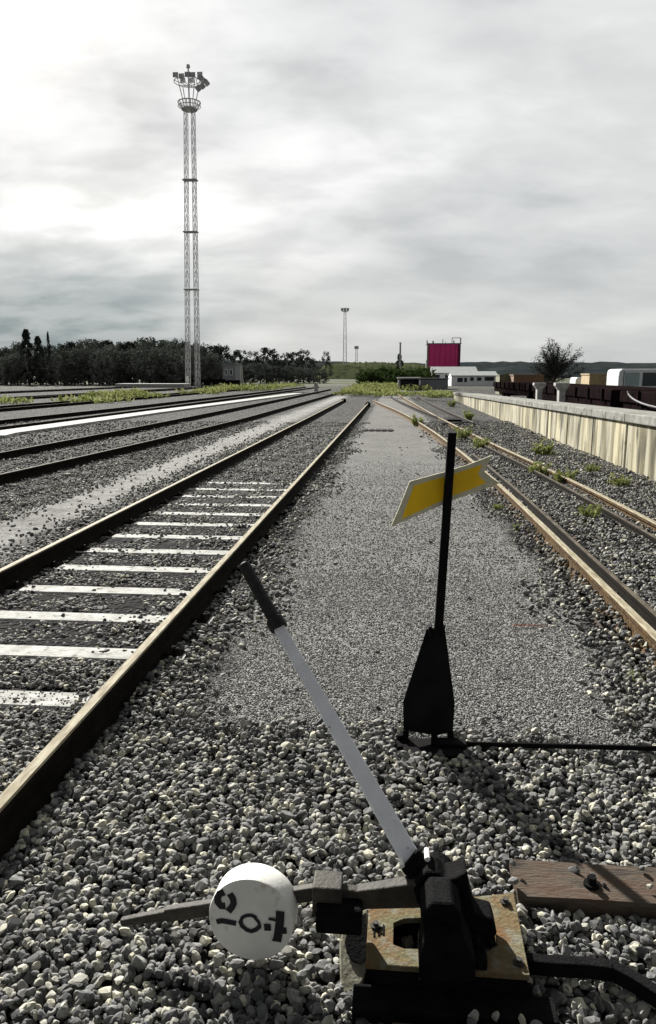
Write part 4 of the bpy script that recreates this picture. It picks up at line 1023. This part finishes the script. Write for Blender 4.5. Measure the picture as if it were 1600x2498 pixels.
def shed():
    Y = 76; x0, x1, y0, y1, z0, z1 = bx(935, 986, 886, Y, 5)
    root = empty('open_shed', ((x0+x1)/2, Y, 0)); tag(root, 'small grey open fronted shed with dark interior left of the platform end', 'shed')
    b = MB(); b.box(x0, x0+.22, y0, y1, 0, z1-.16); b.build('side_wall', M['grey_wall'], root)
    b = MB(); b.box(x1-.12, x1, y0, y1, 0, z1-.16); b.build('side_wall', M['grey_wall'], root)
    b = MB(); b.box(x0+.222, x1-.122, y1-.2, y1, 0, z1-.16); b.build('back_wall', M['opening'], root)
    b = MB(); b.box(x0-.1, x1+.1, y0-.15, y1+.1, z1-.158, z1); b.build('roof', M['concrete'], root)
    b = MB(); b.box(x0+.22, x1-.12, y0+.8, y0+.9, .1, z1-.3); b.build('interior_shade', M['opening'], root)  # dark sheet and dark back wall stand in for the shade inside
    Y = 80; x0, x1, y0, y1, z0, z1 = bx(987, 1052, 888, Y, 4); b = MB(); b.box(x0, x1, y0, y1, 0, z1-.12); 
    r2 = empty('low_store', ((x0+x1)/2, Y, 0)); tag(r2, 'low grey flat roofed store right of the open shed', 'shed'); b.build('wall', M['grey_wall'], r2)
    b = MB(); b.box(x0-.1, x1+.1, y0-.1, y1+.1, z1-.118, z1); b.build('roof', M['opening'], r2)
    b = MB(); b.box(x0+.5, x0+.9, y0-.03, y0-.002, .0, z1-.4); b.build('door', M['slate'], r2)
shed()
building(522, 552, 852, 104, 4, M['grey_wall'], M['slate'], [(529, 533, 868, 880), (540, 545, 868, 880)], 'small grey lineside hut among the trees right of the tall mast', 'lineside_hut')
def block(name, px0, px1, py0, py1, Y, dep, m, label, cat, rib=True):
    a, c = at(px0, py0, Y), at(px1, py1, Y); root = empty(name, ((a.x+c.x)/2, Y, 0)); tag(root, label, cat); z1 = a.z; z0 = max(0, c.z)
    b = MB(); b.box(a.x, c.x, Y, Y+dep, 0, z1); 
    if rib:
        n = max(3, int((c.x-a.x)/.35))
        for k in range(n+1):
            x = a.x+(c.x-a.x)*k/n; b.box(x-.03, x+.03, Y-.04, Y-.002, .1, z1-.05)
    b.build('body', m, root); b = MB(); b.box(a.x-.05, c.x+.05, Y-.06, Y+dep+.05, z1+.002, z1+.08); b.build('lid', m, root)
block('cargo_crate', 1174, 1204, 882, 905, 60, 2.4, M['olive'], 'olive yellow load crate at the far end of the wagons', 'crate')
block('tarp_load', 1207, 1275, 882, 905, 58, 2.4, M['brown'], 'dark brown low load left of the dark tree', 'crate')
block('cargo_crate', 1385, 1402, 880, 905, 50, 2.2, M['tan'], 'narrow tan crate behind the wagons', 'crate')
block('cargo_crate', 1404, 1446, 880, 905, 52, 2.2, M['tan'], 'wide tan crate left of the white truck', 'crate')
block('tarp_load', 1222, 1290, 887, 903, 75, 2.4, M['olive'], 'mixed olive load seen above the far wagon', 'crate')
def van(px, pyt, Y, L_, label, m, glass, name='van', flip=False, g0=None):
    a = at(px, pyt, Y); H = a.z; x0 = a.x; root = empty(name, (x0+L_/2, Y, 0)); tag(root, label, 'truck' if name == 'truck' else 'van')
    w = 1.9; r_ = min(.45, H*.2)
    pr = [(0, .35), (L_, .35), (L_, H*.52), (L_-.35, H*.58), (L_-1.25, H-.05), (L_-1.5, H), (.12, H), (.02, H-.10), (0, H-.3)]
    if flip: pr = [(L_-x, z) for x, z in pr]
    b = MB(); b.prism([(x0+x, Y, z) for x, z in pr], (0, w, 0)); b.build('body', m, root, bevel=.05)
    g0 = g0 or L_-2.1
    q = [(g0, H*.58), (L_-.65, H*.58), (L_-1.35, H-.16), (g0, H-.16)]
    if flip: q = [(L_-x, z) for x, z in q]
    b = MB(); b.prism([(x0+x, Y-.012, z) for x, z in q], (0, .010, 0)); b.build('side_window', glass, root)
    q = [(g0-.75, H*.58), (g0-.14, H*.58), (g0-.14, H-.16), (g0-.75, H-.16)]
    if flip: q = [(L_-x, z) for x, z in q]
    b = MB(); b.prism([(x0+x, Y-.012, z) for x, z in q], (0, .010, 0)); b.build('side_window', M['van_teal'], root)
    b = MB(); q = [(g0-.82, .4), (g0-.79, .4), (g0-.79, H-.1), (g0-.82, H-.1)]
    if flip: q = [(L_-x, z) for x, z in q]
    b.prism([(x0+x, Y-.010, z) for x, z in q], (0, .008, 0)); b.build('door_seam', M['opening'], root)
    for xx in (.85, L_-.85):
        b = MB(); b.tube((x0+xx, Y-.03, .34), (x0+xx, Y+.2, .34), .34, n=20); wl_ = b.build('wheel', M['black_iron'], root)
        b = MB(); b.tube((x0+xx, Y-.045, .34), (x0+xx, Y-.031, .34), .19, n=16); b.build('rim', M['steel_grey'], wl_)
van(1454, 866, 34, 3.4, 'white truck cab at the right edge above the black wagons', M['van_white'], M['glass'], 'truck', g0=1.02)
van(1352, 886, 56, 1.6+2, 'small white van far behind the wagons, left of the tan crates', M['van_white'], M['glass'])
# flat wagons beyond the platform
def wagon(y0, y1, label, plate=False, X=6.0, zd=1.10):
    root = empty('flat_wagon', (X, y0, 0)); tag(root, label, 'wagon', 'flat wagons behind the platform')
    b = MB(); b.box(X, X+2.6, y0, y1, zd-.30, zd); b.build('deck', M['wagon'], root, bevel=.02)
    b = MB(); b.box(X+.05, X+.15, y0+.2, y1-.2, zd-.55, zd-.302); b.build('side_sill', M['wagon'], root)
    for y in np.arange(y0+.8, y1-.5, 1.6):
        b = MB(); b.box(X-.05, X-.002, y-.05, y+.05, zd-.35, zd+random.choice([.02, .1, .02])); b.build('stake_pocket', M['wagon'], root)
    for yb in (y0+1.8, y1-1.8):
        b = MB(); b.box(X+.5, X+2.1, yb-1.1, yb+1.1, .35, .62); bg = b.build('bogie', M['wagon'], root)
        for dy in (-.75, .75):
            b = MB(); b.tube((X+.45, yb+dy, .46), (X+.6, yb+dy, .46), .42, n=20); b.build('wheel', M['black_iron'], bg)
    for yy in (y0-.3, y1+.02):
        for xx in (X+.5, X+2.1):
            b = MB(); b.tube((xx, yy, zd-.2), (xx, yy+.28, zd-.2), .09, n=10); b.build('buffer', M['black_iron'], root)
    if plate:
        p = at(1505, 937, 17); b = MB(); b.box(X-.056, X-.053, p.y-.0-.9, p.y-.0, zd-.22, zd-.06)
        b.box(X-.012, X-.003, 15.2, 15.95, zd-.27, zd-.03); b.build('number_plate', M['white_paint'], root)
        b = MB(); prev = None
        for k in range(9):
            a = math.pi*.5*k/8; q = Vector((X-.07, 17.0+2.6*math.sin(a), zd-.32+.32*(1-math.cos(a))*1.0))
            if prev: b.tube(prev, q, .022, n=6)
            prev = q
        b.build('brake_pipe', M['slate'], root)
wagon(8.5, 20.5, 'nearest black flat wagon with a white plate behind the platform', True)
wagon(21.3, 33.3, 'middle black flat wagon behind the platform')
wagon(34.1, 46.1, 'farthest black flat wagon behind the platform')
for px, lab in ((1268, 'left white tapered bollard on the platform wall, nearer the far building'), (1321, 'right white tapered bollard on the platform wall')):
    Y = 26 if px == 1268 else 22; x = at(px, 910, Y).x; zt = at(px, 899 if px == 1268 else 899, Y).z; b = MB(); z0 = .62
    b.prism([(x-.20, Y, zt), (x+.20, Y, zt), (x+.20, Y, zt-.08), (x+.09, Y, zt-.22), (x+.07, Y, .2), (x-.07, Y, .2), (x-.09, Y, zt-.22), (x-.20, Y, zt-.08)], (0, .3, 0))
    tag(b.build('bollard', M['concrete_white'], None, bevel=.01), lab, 'bollard')
# low dark flat cars in front of the tree line on the left
for px0, px1, py0, Y, lab in ((428, 520, 890, 100, 'low dark flat wagon standing near the foot of the tall mast'), (522, 566, 893, 101, 'short dark wagon end beside the short pale pole')):
    a, c = at(px0, py0, Y), at(px1, py0, Y); root = empty('flat_wagon', ((a.x+c.x)/2, Y, 0)); tag(root, lab, 'wagon')
    b = MB(); b.box(a.x, c.x, Y, Y+2.5, .55, a.z); b.build('deck', M['wagon'], root)
    for k in range(4):
        x = a.x+(c.x-a.x)*(.15+.233*k); b = MB(); b.tube((x, Y-.05, .42), (x, Y+.15, .42), .42, n=16); b.build('wheel', M['black_iron'], root)
b = MB(); p = at(440, 886, 94); b.tube((p.x, 94, 0), (p.x, 94, p.z-.2), .10, .08, 8); b.box(p.x-.2, p.x+.2, 93.9, 94.1, p.z-.5, p.z+.15)
tag(b.build('shunting_signal', M['white_wall'], None), 'small white shunting signal at the foot of the tall mast', 'signal')
# loading ramp strip far left
b = MB(); a, c = at(270, 903, 88), at(432, 903, 88); b.box(a.x, c.x, 88, 91, -.1, .48)
tag(b.build('low_platform', M['concrete'], None, bevel=.03), 'low concrete platform strip in front of the left tree line', 'platform')

sc.render.engine = 'CYCLES'
